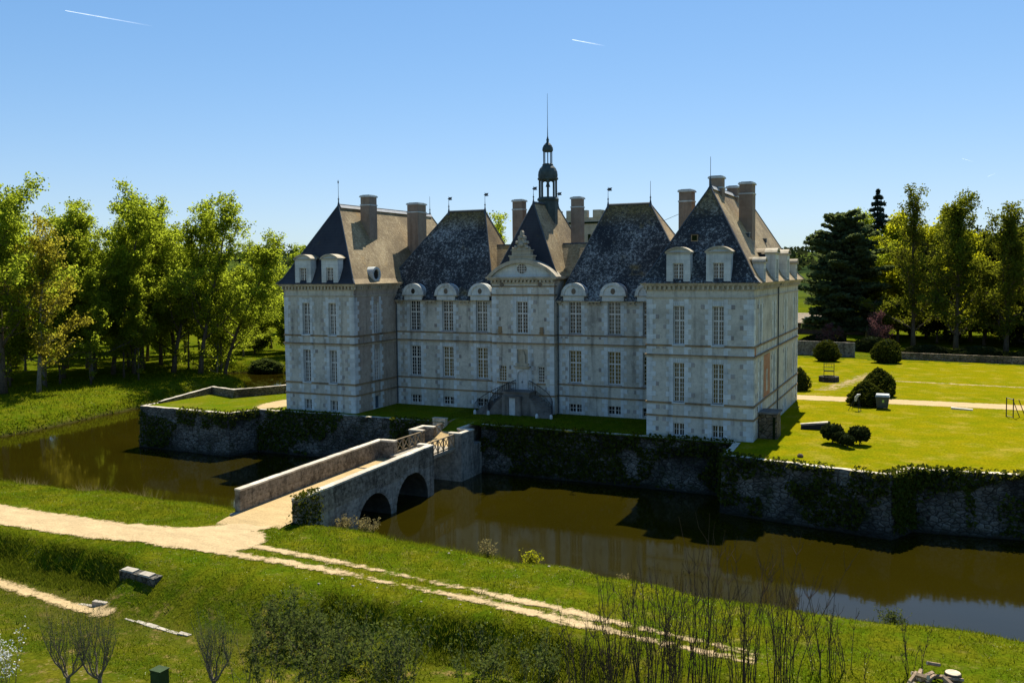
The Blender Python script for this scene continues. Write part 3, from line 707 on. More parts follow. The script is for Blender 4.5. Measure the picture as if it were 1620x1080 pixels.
qm = [M['quoin_stone'], M['quoin_dark'], M['render_brown']]
def pavilion(x0, x1, side, wins, kinds, nm):
    W = x1-x0; F = ((x0, YB), (1, 0), (0, -1))
    wc = [2.9, 6.32]; hw = .475
    ops = []
    for c in wc: ops += [(c-hw,c+hw,8.19,11.53),(c-hw,c+hw,3.11,6.55),(c-.5,c+.5,.12,1.23)]
    b = MB(); facade(b, F, 0, W, -.3, WALLT, ops)
    FS = ((x1, YB), (0, 1), (1, 0)); so = []
    if side == 'full':
        for y in (3.2, 10.6, 17.9, 24.1):
            so += [(y-.5,y+.5,8.15,11.6)]
            if y != 3.2: so += [(y-.5,y+.5,3.15,6.6)]
        so += [(2.8,3.6,3.15,6.6)]
        so += [(10.1,11.1,.3,1.3),(17.4,18.4,.3,1.3)]
    else:
        so = [(3.65,4.6,8.14,11.55),(3.65,4.6,3.1,6.5),(3.6,4.65,.02,1.4)]
    facade(b, FS, 0, YE, -.3, WALLT, so, .42, 4 if side == 'part' else 0)
    b.quad((x0,YE,-.3),(x0,YB,-.3),(x0,YB,WALLT),(x0,YE,WALLT)); b.quad((x1,YE,-.3),(x0,YE,-.3),(x0,YE,WALLT),(x1,YE,WALLT))
    wall_ = b
    # quoin chains at corners and either side of every window bay
    q = MB()
    for z0, z1 in ((.02,1.76),(1.95,2.92),(3.12,7.02),(7.32,7.98),(8.18,12.2)):
        quoins(q, F, 0, 1, z0, z1, .55, .85); quoins(q, F, W, -1, z0, z1, .55, .85)
        for c in wc: quoins(q, F, c-hw-.02, -1, z0, z1); quoins(q, F, c+hw+.02, 1, z0, z1)
        quoins(q, FS, 0, 1, z0, z1, .6, .9, dark=.25); 
        if side == 'full':
            quoins(q, FS, YE, -1, z0, z1, .6, .9, dark=.25)
            for y in (3.2, 10.6, 17.9, 24.1): quoins(q, FS, y-.52, -1, z0, z1, dark=.2); quoins(q, FS, y+.52, 1, z0, z1, dark=.2)
        else:
            quoins(q, FS, 3.6, -1, z0, z1, dark=.3); quoins(q, FS, 4.68, 1, z0, z1, dark=.3)
    for c in wc:
        for zt in (11.55, 6.57): 
            for k in range(5): u = c-hw+k*2*hw/5; q.fbox(F, u+.01, u+2*hw/5-.01, zt, zt+.4, -.05, .034+.006*(k % 2))
        for zb in (8.02, 2.95): q.fbox(F, c-hw-.1, c+hw+.1, zb+.03, zb+.16, -.3, .14)
    wall_.merge(q, 2); part(wall_, 'wall', [M['render_panel'], M['limestone']]+qm)
    s = MB()
    for z0, z1, p, m in ((1.78,1.93,.09,0),(2.94,3.1,.10,0),(7.04,7.18,.10,1),(7.182,7.3,.16,0),(8.0,8.16,.09,0),(12.2,12.34,.07,1)): slab(s, x0, x1, YB, YE, p, z0, z1, m)
    part(s, 'string_course', [M['string_stone'], M['cornice_stone']])
    s = MB(); slab(s, x0, x1, YB, YE, .06, 12.85, 12.97); slab(s, x0, x1, YB, YE, .34, 13.3, 13.42); slab(s, x0, x1, YB, YE, .46, 13.422, 13.54)
    dentils(s, F, -.2, W+.2, 12.972, 13.298, .27); dentils(s, FS, -.2, YE+.2, 12.972, 13.298, .27); dentils(s, ((x0,YE),(0,-1),(-1,0)), 0, YE, 12.972, 13.298, .27)
    part(s, 'cornice', M['cornice_stone'])
    k = iter(kinds)
    for c in wc:
        window(F, c-hw, c+hw, 8.19, 11.53, next(k)); window(F, c-hw, c+hw, 3.11, 6.55, next(k)); window(F, c-.5, c+.5, .12, 1.23, 'd', (2, 2), 2, .3, None)
    if side == 'full':
        for i, y in enumerate((3.2, 10.6, 17.9, 24.1)):
            window(FS, y-.5, y+.5, 8.15, 11.6, 'b', dep=.12); 
            if i: window(FS, y-.5, y+.5, 3.15, 6.6, 'b', dep=.12)
        window(FS, 2.8, 3.6, 3.15, 6.6, 'b', dep=.12)
        bp = MB(); bp.fbox(FS, 5.0, 8.4, 3.14, 6.98, -.05, .022, 0); bp.fbox(FS, 6.3, 7.0, 3.6, 5.6, -.05, .03, 1)
        b3 = MB(); b3.fbox(FS, .25, .85, 7.32, 7.97, -.05, .06, 0); part(b3, 'brick_patch', M['brick_patch'])
        part(bp, 'brick_patch', [M['brick_patch'], M['render_panel']])
        dp = MB(); dp.tube([(x1+.1,12.6,.2),(x1+.1,12.6,12.9),(x1+.35,12.6,13.35)], .07, 6); part(dp, 'downpipe', M['lead'])
    else:
        window(FS, 3.65, 4.6, 8.14, 11.55, 'd', dep=.16); window(FS, 3.65, 4.6, 3.1, 6.5, 'd', dep=.16)
        d = MB(); d.fbox(FS, 3.62, 4.63, .02, 1.38, -.36, -.3); part(d, 'cellar_door', M['pane_blue'])
pavilion(LX0, LX1, 'part', 2, 'ddcc', 'left'); pavilion(PX0, PX1, 'full', 2, 'cwcw', 'right')

# central range
CW = {-14.75: ('d','d'), -10.62: ('d','w'), -6.47: ('c','w'), 4.2: ('d','w'), 8.37: ('c','w'), 12.0: ('d','d')}
hw = .66; ops = []
for c in CW: ops += [(c-hw,c+hw,8.29,11.57),(c-hw,c+hw,3.29,6.57),(c-.72,c+.72,.22,1.1)]
b = MB(); facade(b, F_C, LX1, PX0, -.3, 11.62, ops); b.quad((PX0,18.6,-.3),(LX1,18.6,-.3),(LX1,18.6,11.62),(PX0,18.6,11.62))
wall_ = b
q = MB()
for z0, z1 in ((.02,1.8),(1.98,2.98),(3.16,7.04),(7.32,8.04),(8.22,11.2)):
    for c in CW: quoins(q, F_C, c-hw-.02, -1, z0, z1, .36, .66, dark=.35); quoins(q, F_C, c+hw+.02, 1, z0, z1, .36, .66, dark=.35)
    quoins(q, F_C, LX1+.02, 1, z0, z1, .5, .8, dark=.35); quoins(q, F_C, BXR+.04, 1, z0, z1, .5, .8, dark=.35)
for c in CW:
    for k in range(5): u = c-hw+k*2*hw/5; q.fbox(F_C, u+.01, u+2*hw/5-.01, 6.59, 6.99, -.05, .034+.006*(k % 2))
    for zb in (8.12, 3.1): q.fbox(F_C, c-hw-.12, c+hw+.12, zb+.03, zb+.17, -.3, .16, 1)
wall_.merge(q, 2); part(wall_, 'wall', [M['render_panel'], M['limestone']]+qm)
s = MB()
for z0, z1, p, m in ((1.82,1.96,.09,0),(3.0,3.14,.08,0),(7.06,7.18,.10,1),(7.182,7.3,.16,0),(8.06,8.2,.09,0)): s.box(LX1+.2, PX0-.2, YR-p, 18.4, z0, z1, m)
part(s, 'string_course', [M['string_stone'], M['cornice_stone']])
s = MB()      # broken eaves cornice between the lunette dormers
edges = sorted(CW); gaps = []; prev = LX1+.05
for c in edges:
    lo_, hi_ = c-1.36, c+1.36
    if lo_ > prev+.1: gaps.append((prev, lo_))
    prev = hi_
gaps = [g for g in gaps] + [(prev, PX0-.1)]
for a, c in gaps:
    if a < BXL < c: segs = [(a, BXL-.05), (BXR+.05, c)]
    else: segs = [(a, c)]
    for a2, c2 in segs:
        if c2-a2 < .2: continue
        s = MB(); s.fbox(F_C, a2, c2, 11.2, 11.32, -.05, .16); dentils(s, F_C, a2, c2, 11.322, 11.5, .2, .36, .18); s.fbox(F_C, a2, c2, 11.502, 11.64, -.05, .36); part(s, 'cornice', M['cornice_stone'])
for c, (u, l) in CW.items():
    window(F_C, c-hw, c+hw, 8.29, 11.57, u, (3, 5), 2, .26); window(F_C, c-hw, c+hw, 3.29, 6.57, l, (3, 5), 2, .26); window(F_C, c-.72, c+.72, .22, 1.1, 'd', (2, 2), 2, .3, None)
# lunette dormers over the upper windows
def lunette(c):
    b = MB(); r_ = 1.36; zb = 11.66
    b.fbox(F_C, c-1.12, c+1.12, zb-.02, 12.1, -.9, .40, 0)
    n = 20; arc = [(c+r_*math.cos(math.pi*i/n), 12.2+1.28*math.sin(math.pi*i/n)) for i in range(n+1)]
    inn = [(c+1.02*math.cos(math.pi*i/n), 12.22+.98*math.sin(math.pi*i/n)) for i in range(n+1)]
    b.prism([(c-1.4,12.1),(c+1.4,12.1),(c+1.4,12.198),(c-1.4,12.198)], -.9, .50, F_C, 1)
    b.prism(arc, -.55, .36, F_C, 0)
    ring = arc + inn[::-1]
    for i in range(n): b.prism([arc[i+1], arc[i], inn[i], inn[i+1]][::-1], -.2, .47+.012*(i % 2), F_C, 0)
    o = part(b, 'dormer', [M['limestone'], M['cornice_stone']])
    k = MB(); k.prism([(c+.24*math.cos(2*math.pi*i/12), 12.62+.3*math.sin(2*math.pi*i/12)) for i in range(12)], -.1, .385, F_C); sub(k, 'oculus', M['pane_dark'], o)
    k = MB(); g2 = [(u, z+.05) for u, z in [(c+1.42*math.cos(math.pi*i/n), 12.2+1.34*math.sin(math.pi*i/n)) for i in range(n+1)]]
    k.prism(g2, -2.6, -.56, F_C); sub(k, 'dormer_roof', M['slate_bare'], o)
for c in CW: lunette(c)

# projecting entrance bay
xc = -1.34
ops = [(xc-.62,xc+.62,8.29,11.57),(xc-.6,xc+.6,2.34,4.5),(-4.1,-3.2,3.2,4.86),(.4,1.12,3.2,4.9),(xc-.6,xc+.6,5.2,6.6)]
b = MB(); facade(b, F_B, BXL, BXR, -.3, 13.7, ops, .35)
for x, s_ in ((BXL,-1),(BXR,1)):
    p = [(x,YBAY,-.3),(x,10.5,-.3),(x,10.5,13.7),(x,YBAY,13.7)]; b.quad(*(p if s_ > 0 else p[::-1]))
wall_ = b
q = MB()
for z0, z1 in ((.02,1.8),(1.98,2.98),(3.16,7.04),(7.32,8.04),(8.22,12.1),(12.4,13.05)):
    quoins(q, F_B, BXL, 1, z0, z1, .5, .8, dark=.35); quoins(q, F_B, BXR, -1, z0, z1, .5, .8, dark=.35)
    if z0 > 3.2 or z0 < .1 or True:
        quoins(q, F_B, xc-.66, -1, z0, z1, .38, .62, dark=.4); quoins(q, F_B, xc+.66, 1, z0, z1, .38, .62, dark=.4)
for k in range(7): u = xc-.62+k*1.24/7; q.fbox(F_B, u+.008, u+1.24/7-.008, 11.58, 12.05, -.05, .035+.006*(k % 2))
wall_.merge(q, 2); part(wall_, 'wall', [M['render_panel'], M['limestone']]+qm)
s = MB()
for z0, z1, p, m in ((1.82,1.96,.07,0),(7.07,7.19,.10,1),(7.192,7.31,.17,0),(8.07,8.21,.09,0),(12.18,12.32,.1,0),(13.08,13.2,.08,0)): s.fbox(F_B, BXL-p, BXR+p, z0, z1, -.6, p, m)
s.fbox(F_B, xc-.95, xc+.95, 4.78, 4.9, -.05, .2, 1); s.fbox(F_B, xc-.8, xc+.8, 4.6, 4.779, -.05, .14, 1); s.fbox(F_B, xc-.75, xc+.75, 5.02, 5.18, -.05, .15, 1)
s.fbox(F_B, -4.25,-3.05,3.02,3.18,-.05,.12,0); s.fbox(F_B, .28,1.26,3.02,3.18,-.05,.12,0)
for u in (-3.85, .87):
    s.fbox(F_B, u-.24,u+.24,8.3,8.4,-.05,.18,0); s.fbox(F_B,u-.18,u+.18,8.41,8.95,-.05,.14,0); s.fbox(F_B,u-.12,u+.12,8.12,8.298,-.05,.13,0)
part(s, 'string_course', [M['string_stone'], M['cornice_stone']])
window(F_B, xc-.62, xc+.62, 8.29, 11.57, 'd', (3, 5), 2, .18); window(F_B, -4.1, -3.2, 3.2, 4.86, 'w', (5,), 3, .16, None, split=False); window(F_B, .4, 1.12, 3.2, 4.9, 'd', (5,), 3, .16, None, split=False)
b = MB()     # arched door: surround fills the head of the opening
n = 12; ar = [(xc+.58*math.cos(math.pi*i/n), 3.95+.5*math.sin(math.pi*i/n)) for i in range(n+1)]
b.prism([(xc-.62,2.34),(xc-.58,2.34)] + [(u, z) for u, z in ar[::-1]] + [(xc+.58,2.34),(xc+.62,2.34),(xc+.62,4.52),(xc-.62,4.52)], -.3, .045, F_B)
part(b, 'door_arch', M['limestone'], tri=True)
b = MB(); b.prism([(xc-.57,2.35)]+ar[::-1]+[(xc+.57,2.35)], -.3, -.16, F_B, 0); b.fbox(F_B, xc-.02, xc+.02, 2.36, 4.3, -.2, -.14, 0)
for u in (-.5,.08):
    for z in (2.5,3.2): b.fbox(F_B, xc+u, xc+u+.42, z, z+.58, -.2, -.135, 0)
d = part(b, 'door', M['paint_door']); k = MB(); k.fbox(F_B, xc-.14, xc-.06, 3.1, 3.3, -.14, -.06); sub(k, 'handle', M['iron'], d)
b = MB(); b.fbox(F_B, xc-.59, xc+.59, 5.22, 6.58, -.34, -.2, 0); b.fbox(F_B, xc-.3, xc+.3, 5.2, 6.1, -.2, .05, 0); b.prism([(xc+.22*math.cos(2*math.pi*i/10), 6.25+.22*math.sin(2*math.pi*i/10)) for i in range(10)], -.2, 0, F_B)
part(b, 'niche_relief', M['cornice_stone'])
s = MB()
dentils(s, F_B, BXL-.1, BXR+.1, 13.56, 13.8, .28, .42, .2); s.fbox(F_B, BXL-.08, BXR+.08, 13.42, 13.54, -.6, .08)
for z0, z1, p in ((13.802,13.95,.36),(13.952,14.12,.5)): s.box(BXL-p, BXR+p, YBAY-p, 11, z0, z1)
part(s, 'cornice', M['cornice_stone'])
# segmental pediment with its round window
def seg(cx, hw_, z0, rise, n=18):
    Rr = (hw_*hw_+rise*rise)/(2*rise); zc = z0+rise-Rr; a = math.asin(hw_/Rr)
    return [(cx+Rr*math.sin(-a+2*a*i/n), zc+Rr*math.cos(-a+2*a*i/n)) for i in range(n+1)]
pxc = (BXL+BXR)/2
o1 = seg(pxc, 3.95, 14.124, 1.8); o2 = seg(pxc, 3.5, 14.124, 1.42)
b = MB()
b.prism(o2[::-1], -.5, -.05, F_B, 0)
for i in range(18): b.prism([o1[i], o1[i+1], o2[i+1], o2[i]][::-1], -1.2, .38, F_B, 1)
part(b, 'pediment', [M['limestone'], M['cornice_stone']])
b = MB(); nn = 20
b.prism([(xc+.55*math.cos(2*math.pi*i/nn), 14.95+.5*math.sin(2*math.pi*i/nn)) for i in range(nn)], -.1, -.035, F_B, 0)
for k in range(-1, 2): b.fbox(F_B, xc+k*.27-.02, xc+k*.27+.02, 14.5, 15.4, -.06, -.01, 1); b.fbox(F_B, xc-.5, xc+.5, 14.93+k*.25, 14.97+k*.25, -.06, -.012, 1)
part(b, 'oculus', [M['pane_dark'], M['paint_white']])
for u in (-3.62, .72):
    b = MB(); b.prism([(u+.22*math.cos(2*math.pi*i/14), 13.36-.02+.0*i+.0+.28*math.sin(2*math.pi*i/14)) for i in range(14)], -.05, .09, F_B); part(b, 'oculus', M['pane_dark'])
# sculpted crest standing on the pediment
b = MB(); cy_ = YBAY+.2
b.box(xc-1.3,xc+1.3,cy_-.35,cy_+.4,15.7,16.2); b.box(xc-1.42,xc+1.42,cy_-.42,cy_+.45,16.201,16.34); b.box(xc-1.05,xc+1.05,cy_-.3,cy_+.35,16.341,16.8); b.box(xc-1.18,xc+1.18,cy_-.36,cy_+.4,16.801,16.92)
prof = [(.8,16.92),(.78,17.25),(.5,17.3),(.5,17.5),(.68,17.54),(.66,17.8),(.36,17.84),(.36,18.0),(.42,18.05),(.38,18.3),(.18,18.34),(.14,18.7),(.05,18.9)]
for (r0,z0),(r1,z1) in zip(prof,prof[1:]): b.hexa([(xc-r0,cy_-.26,z0),(xc+r0,cy_-.26,z0),(xc+r0,cy_+.26,z0),(xc-r0,cy_+.26,z0),(xc-r1,cy_-.22,z1),(xc+r1,cy_-.22,z1),(xc+r1,cy_+.22,z1),(xc-r1,cy_+.22,z1)])
for u,z,r_ in ((-.62,17.15,.2),(.62,17.15,.2),(-.5,17.65,.16),(.5,17.65,.16),(0,17.4,.3),(0,18.15,.18),(-.95,17.02,.14),(.95,17.02,.14)):
    b.lathe([(.01,-r_),(r_*.7,-r_*.7),(r_,0),(r_*.7,r_*.7),(.01,r_)], (xc+u,cy_-.26,z), 10)
part(b, 'crest', M['keep_stone'])

# roofs ---------------------------------------------------------------------
PROF = ((0,0),(.10,.06),(.2,.16),(.3,.27),(1,1))
def hip_roof(x0, x1, y0, y1, A, B_, z0, z1, name, mats, along='y', sides=(0,1,0,1), prof=PROF, caps=True):
    b = MB(); E = [(x0,y0),(x1,y0),(x1,y1),(x0,y1)]; T = [A,A,B_,B_] if along == 'y' else [A,B_,B_,A]
    rings = []
    for f, g in prof: rings.append([(e[0]+(t[0]-e[0])*f, e[1]+(t[1]-e[1])*f, z0+(z1-z0)*g) for e, t in zip(E, T)])
    for r0, r1 in zip(rings, rings[1:]):
        for k in range(4): 
            n = 6; k2 = (k+1) % 4
            b.quad(r0[k], r0[k2], r1[k2], r1[k], sides[k])
    b.quad(*[(e[0],e[1],z0) for e in E[::-1]], 0)
    o = part(b, name, mats)
    if caps:
        c = MB()
        for k in range(4): c.tube([(p[0],p[1],p[2]+.02) for p in [r[k] for r in rings]], .075, 5)
        c.tube([(A[0],A[1],z1+.06),(B_[0],B_[1],z1+.06)], .13, 6)
        sub(c, 'ridge_capping', M['lead'] if not caps == 2 else M['zinc'], o)
    return o
SM = [M['slate_lichen'], M['slate_sunlit_tan'], M['slate_bare']]
LC, RC = (LX0+LX1)/2, (PX0+PX1)/2
EO = .58
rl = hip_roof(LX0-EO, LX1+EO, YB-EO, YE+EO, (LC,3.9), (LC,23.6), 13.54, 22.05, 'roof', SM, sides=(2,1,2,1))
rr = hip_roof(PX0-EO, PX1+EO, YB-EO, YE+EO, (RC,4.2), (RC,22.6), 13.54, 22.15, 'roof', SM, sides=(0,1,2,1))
for rx, ya, yb, z in ((RC,4.3,22.5,22.2),(LC,4.0,23.5,22.1)):
    b = MB(); b.hexa([(rx-.32,ya,z-.3),(rx+.32,ya,z-.3),(rx+.32,yb,z-.3),(rx-.32,yb,z-.3),(rx-.07,ya,z+.08),(rx+.07,ya,z+.08),(rx+.07,yb,z+.08),(rx-.07,yb,z+.08)]); part(b, 'ridge_flashing', M['zinc'])
PC = ((0,0),(.09,.06),(.18,.15),(.28,.255),(1,1))
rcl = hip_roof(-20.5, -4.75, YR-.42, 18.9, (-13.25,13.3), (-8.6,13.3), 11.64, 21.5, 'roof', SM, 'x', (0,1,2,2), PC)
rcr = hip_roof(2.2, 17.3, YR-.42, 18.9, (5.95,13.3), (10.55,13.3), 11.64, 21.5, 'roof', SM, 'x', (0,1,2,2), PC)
# low linking roofs either side of the entrance pavilion
for x0, x1, t0_, t1_ in ((-9,-3.4,-8,-3.5),(.7,7.2,.8,6.5)):
    b = MB(); b.hexa([(x0,8.4,11.6),(x1,8.4,11.6),(x1,18.6,11.6),(x0,18.6,11.6),(x0,13.2,17.55),(x1,13.2,17.55),(x1,13.4,17.55),(x0,13.4,17.55)])
    lr = part(b, 'link_roof', M['slate_sunlit_tan']); k = MB(); k.tube([(t0_,13.3,17.6),(t1_,13.3,17.6)],.11,5); sub(k, 'ridge_capping', M['lead'], lr)
re = hip_roof(BXL-.3, BXR+.3, YBAY+.55, 20.5, (xc,10.3), (xc,17.2), 14.1, 21.9, 'roof', SM, 'y', (2,1,2,1), ((0,0),(.12,.08),(.25,.2),(1,1)))
# chimneys
def chimney(x0, x1, y0, y1, z0, z1, parent):
    b = MB(); b.box(x0,x1,y0,y1,z0,z1-1.15,0); p = .05; b.box(x0-p,x1+p,y0-p,y1+p,z1-1.148,z1-1.02,1); b.box(x0+.02,x1-.02,y0+.02,y1-.02,z1-1.018,z1-.22,0)
    p = .09; b.box(x0-p,x1+p,y0-p,y1+p,z1-.218,z1-.08,1); p = .03; b.box(x0-p,x1+p,y0-p,y1+p,z1-.078,z1,1)
    b.box(x0+.15,x1-.15,y0+.15,y1-.15,z1,z1+.05,2)
    sub(b, 'chimney', [M['chimney_brick'], M['limestone'], M['iron']], parent)
chimney(-20.9,-19.7,6.8,8.3,17.5,23.3,rl); chimney(-19.3,-17.8,14,15.9,12,22.85,rl)
chimney(15.25,16.5,6.6,8.0,15,22.2,rr); chimney(20.3,21.55,9.5,11.1,16.5,22.9,rr); chimney(18.0,19.25,7.0,8.2,20,23.35,rr); chimney(18.2,19.3,14,15.4,20,23.0,rr)
chimney(-5.55,-4.3,14,15.1,13,22.65,re); chimney(1.45,2.6,14,15.1,13,22.65,re)
# weather vanes and finials
def finial(x, y, z, h, vane, parent):
    b = MB(); b.lathe([(.2,-.35),(.13,0),(.06,.35),(.05,.55),(.11,.62),(.04,.72),(.025,1.0),(.02,h)], (x,y,z), 8)
    if vane == 'flag':
        zt = z+h-.1; b.quad((x,y-.012,zt),(x+.48,y-.012,zt+.02),(x+.36,y-.012,zt-.15),(x,y-.012,zt-.32)); b.quad((x,y+.012,zt-.32),(x+.46,y+.012,zt-.30),(x+.36,y+.012,zt-.15),(x,y+.012,zt))
        b.box(x-.12,x,y-.012,y+.012,zt-.22,zt-.1)
    elif vane == 'leaf':
        b.lathe([(.01,-.2),(.09,0),(.01,.25)], (x,y,z+h-.1), 6)
    sub(b, 'finial', M['lead'], parent)
finial(LC,3.95,22.1,2.55,'leaf',rl); finial(LC,23.5,22.1,2.3,'',rl); finial(RC,4.25,22.2,2.6,'',rr)
finial(-13.25,13.3,21.55,1.75,'flag',rcl); finial(-8.6,13.3,21.55,2.0,'flag',rcl); finial(5.95,13.3,21.55,1.9,'flag',rcr); finial(10.55,13.3,21.55,2.3,'',rcr)
finial(xc,10.35,21.9,1.75,'flag',re); finial(xc,17.2,21.9,1.7,'flag',re)
# pavilion dormers
def dormer(F, u, hw_, z0, z1, rise, back, kind='d', wh=(13.62,15.25), parent_mat='limestone', narrow=.46):
    b = MB(); d = .44; w0, w1 = wh
    b.fbox(F, u-hw_, u-narrow, z0, z1, -.5, d, 0); b.fbox(F, u+narrow, u+hw_, z0, z1, -.5, d, 0); b.fbox(F, u-narrow, u+narrow, w1, z1, -.5, d, 0); b.fbox(F, u-narrow, u+narrow, z0, w0, -.5, d, 0); b.fbox(F, u-narrow, u+narrow, w0, w1, -.5, .03, 0)
    b.fbox(F, u-hw_+.05, u+hw_-.05, z0, z1, -back, -.5, 3)
    b.fbox(F, u-hw_-.1, u+hw_+.1, z1+.002, z1+.13, -.55, d+.13, 1)
    so, si = seg(u, hw_+.12, z1+.132, rise, 12), seg(u, hw_-.1, z1+.132, rise-.17, 12)
    b.prism(si[::-1], -.4, d-.01, F, 0)
    for i in range(12): b.prism([so[i], so[i+1], si[i+1], si[i]][::-1], -.55, d+.14, F, 1)
    b.prism(so[::-1], -back-.4, -.55, F, 2)
    o = part(b, 'dormer', [M[parent_mat], M['cornice_stone'], M['slate_sunlit_tan'], M['slate_bare']])
    w = MB(); g = (w0, w1); fr = .05
    W0, W1 = u-narrow+.005, u+narrow-.005
    w.fbox(F, W0, W1, w0, w1, .04, .16, 1)
    for a, c in ((W0,W0+fr),(W1-fr,W1),(u-.05,u+.05)): w.fbox(F, a, c, w0, w1, .16, .23, 0)
    for i in range(1, 5): z = w0+(w1-w0)*i/5; w.fbox(F, W0+fr, W1-fr, z-.018, z+.018, .16, .21, 0)
    for uu in (u-.24, u+.24): w.fbox(F, uu-.015, uu+.015, w0, w1, .16, .215, 0)
    w.fbox(F, W0, W1, w0, w0+.06, .16, .24, 0); w.fbox(F, W0, W1, w1-.06, w1, .16, .24, 0)
    sub(w, 'window', [M['paint_white'], M[PK[kind]]], o)
for F in (F_LP, F_RP):
    for u in (2.95, 6.42): dormer(F, u, 1.04, 13.5, 16.1, .45, 2.4)
for y, hw_, z1 in ((2.6,.5,15.2),(9.3,.95,16.1),(16.3,.95,16.1),(22.4,.5,15.2)):
    dormer(F_RPS, y, hw_, 13.56, z1, .4, 2.2, wh=(13.8, z1-.5), narrow=min(.46, hw_-.16))
for y, hw_, z1 in ((14.5,.95,16.1),): dormer(F_LPS, y, hw_, 13.56, z1, .4, 2.2, wh=(13.8, z1-.5))
# round dormer on the left pavilion's side slope
b = MB(); n = 18; P0 = (LX1+.2, 3.9, 14.5)
for i in range(n):
    a0, a1 = 2*math.pi*i/n, 2*math.pi*(i+1)/n
    for r0, r1, x0, x1 in ((.55,.82,-1.6,.1),):
        pts = [(x, P0[1]+r*math.cos(a), P0[2]+r*math.sin(a)) for x in (P0[0]+x0, P0[0]+x1) for a, r in ((a0,r0),(a0,r1),(a1,r1),(a1,r0))]
        b.hexa(pts, 0)
o = part(b, 'dormer', M['limestone'])
b = MB(); b.prism([(.56*math.cos(2*math.pi*i/n)+3.9, 14.5+.56*math.sin(2*math.pi*i/n)) for i in range(n)], -.25, 0.02, ((LX1+.1,0),(0,1),(1,0))); sub(b, 'oculus', M['pane_dark'], o)
# roof hatch and small lucarnes
b = MB(); hx, hy, hz_ = 18.0, 1.9, 17.3
b.box(hx-.3,hx+.3,hy-.35,hy+.9,hz_-.5,hz_+.45,0); b.box(hx-.36,hx+.36,hy-.45,hy+.9,hz_+.452,hz_+.55,1); b.box(hx-.22,hx+.22,hy-.37,hy-.355,hz_-.05,hz_+.4,2)
part(b, 'roof_hatch', [M['wood'], M['slate_bare'], M['core_dark']])
for y, z in ((8.3,18.0),(16.6,17.7)):
    b = MB(); x = RC+(22.15-z)*.6; b.box(x-.3,x+.25,y-.2,y+.2,z-.35,z+.05,0); b.box(x-.34,x+.3,y-.24,y+.24,z+.052,z+.1,1); part(b, 'roof_vent', [M['lead'], M['zinc']])
b = MB(); b.tube([(10.6,13.3,20.1),(12.5,11.2,19.6),(15.3,7.6,20.1)], .02, 4); part(b, 'aerial_wire', M['iron'])
for x, y, z in ((LX1+.16, YR-.14, 11.4), (BXR+.16, YR-.14, 11.4)):
    b = MB(); b.tube([(x,y,.1),(x,y,z-.3),(x,y-.1,z)], .06, 6)
    for k in range(5): b.tube([(x-.09,y,1.2+k*2.2),(x+.09,y,1.2+k*2.2)], .035, 5)
    part(b, 'downpipe', M['lead'])
# bell lantern
lx, ly = xc, 14.3
b = MB(); A8 = math.pi/8
b.lathe([(1.06,16.5),(1.06,22.35),(1.16,22.4),(1.2,22.55),(1.1,22.7),(.98,22.78)], (lx,ly,0), 8, 0, A8)
for j in range(8):
    a = A8+2*math.pi*j/8; x, y = lx+.9*math.cos(a), ly+.9*math.sin(a); b.tube([(x,y,22.75),(x,y,24.65)], .125, 6)
    a2 = A8+2*math.pi*(j+1)/8; x2, y2 = lx+.9*math.cos(a2), ly+.9*math.sin(a2)
    pts = []
    for i in range(9):           # arched heads between the posts
        f = i/8; px_, py_ = x+(x2-x)*f, y+(y2-y)*f; zz = 24.25+.32*math.sin(math.pi*f); pts.append((px_,py_,zz))
    for p, p2 in zip(pts, pts[1:]):
        for s_ in (1,): b.quad(p, p2, (p2[0],p2[1],24.7), (p[0],p[1],24.7))
b.lathe([(1.0,24.6),(1.12,24.68),(1.14,24.85),(1.06,24.9),(1.08,25.2),(1.03,25.55),(.88,25.9),(.66,26.15),(.58,26.25),(.6,26.35),(.5,26.42)], (lx,ly,0), 16, 0, A8)
for j in range(8):
    a = A8+2*math.pi*j/8; x, y = lx+.45*math.cos(a), ly+.45*math.sin(a); b.tube([(x,y,26.4),(x,y,27.75)], .055, 5)
b.lathe([(.5,27.7),(.57,27.78),(.6,27.9),(.57,28.15),(.45,28.4),(.28,28.6),(.16,28.7),(.12,28.85),(.17,29.0),(.1,29.15),(.05,29.4),(.03,30.5),(.015,34.0)], (lx,ly,0), 14)
lan = part(b, 'bell_lantern', M['copper'])
b = MB(); b.lathe([(.04,.6),(.12,.55),(.17,.3),(.26,0),(.01,.0)], (lx,ly,23.9), 10); b.tube([(lx-.8,ly,24.5),(lx+.8,ly,24.5)], .035, 5); sub(b, 'bell', M['iron'], lan)

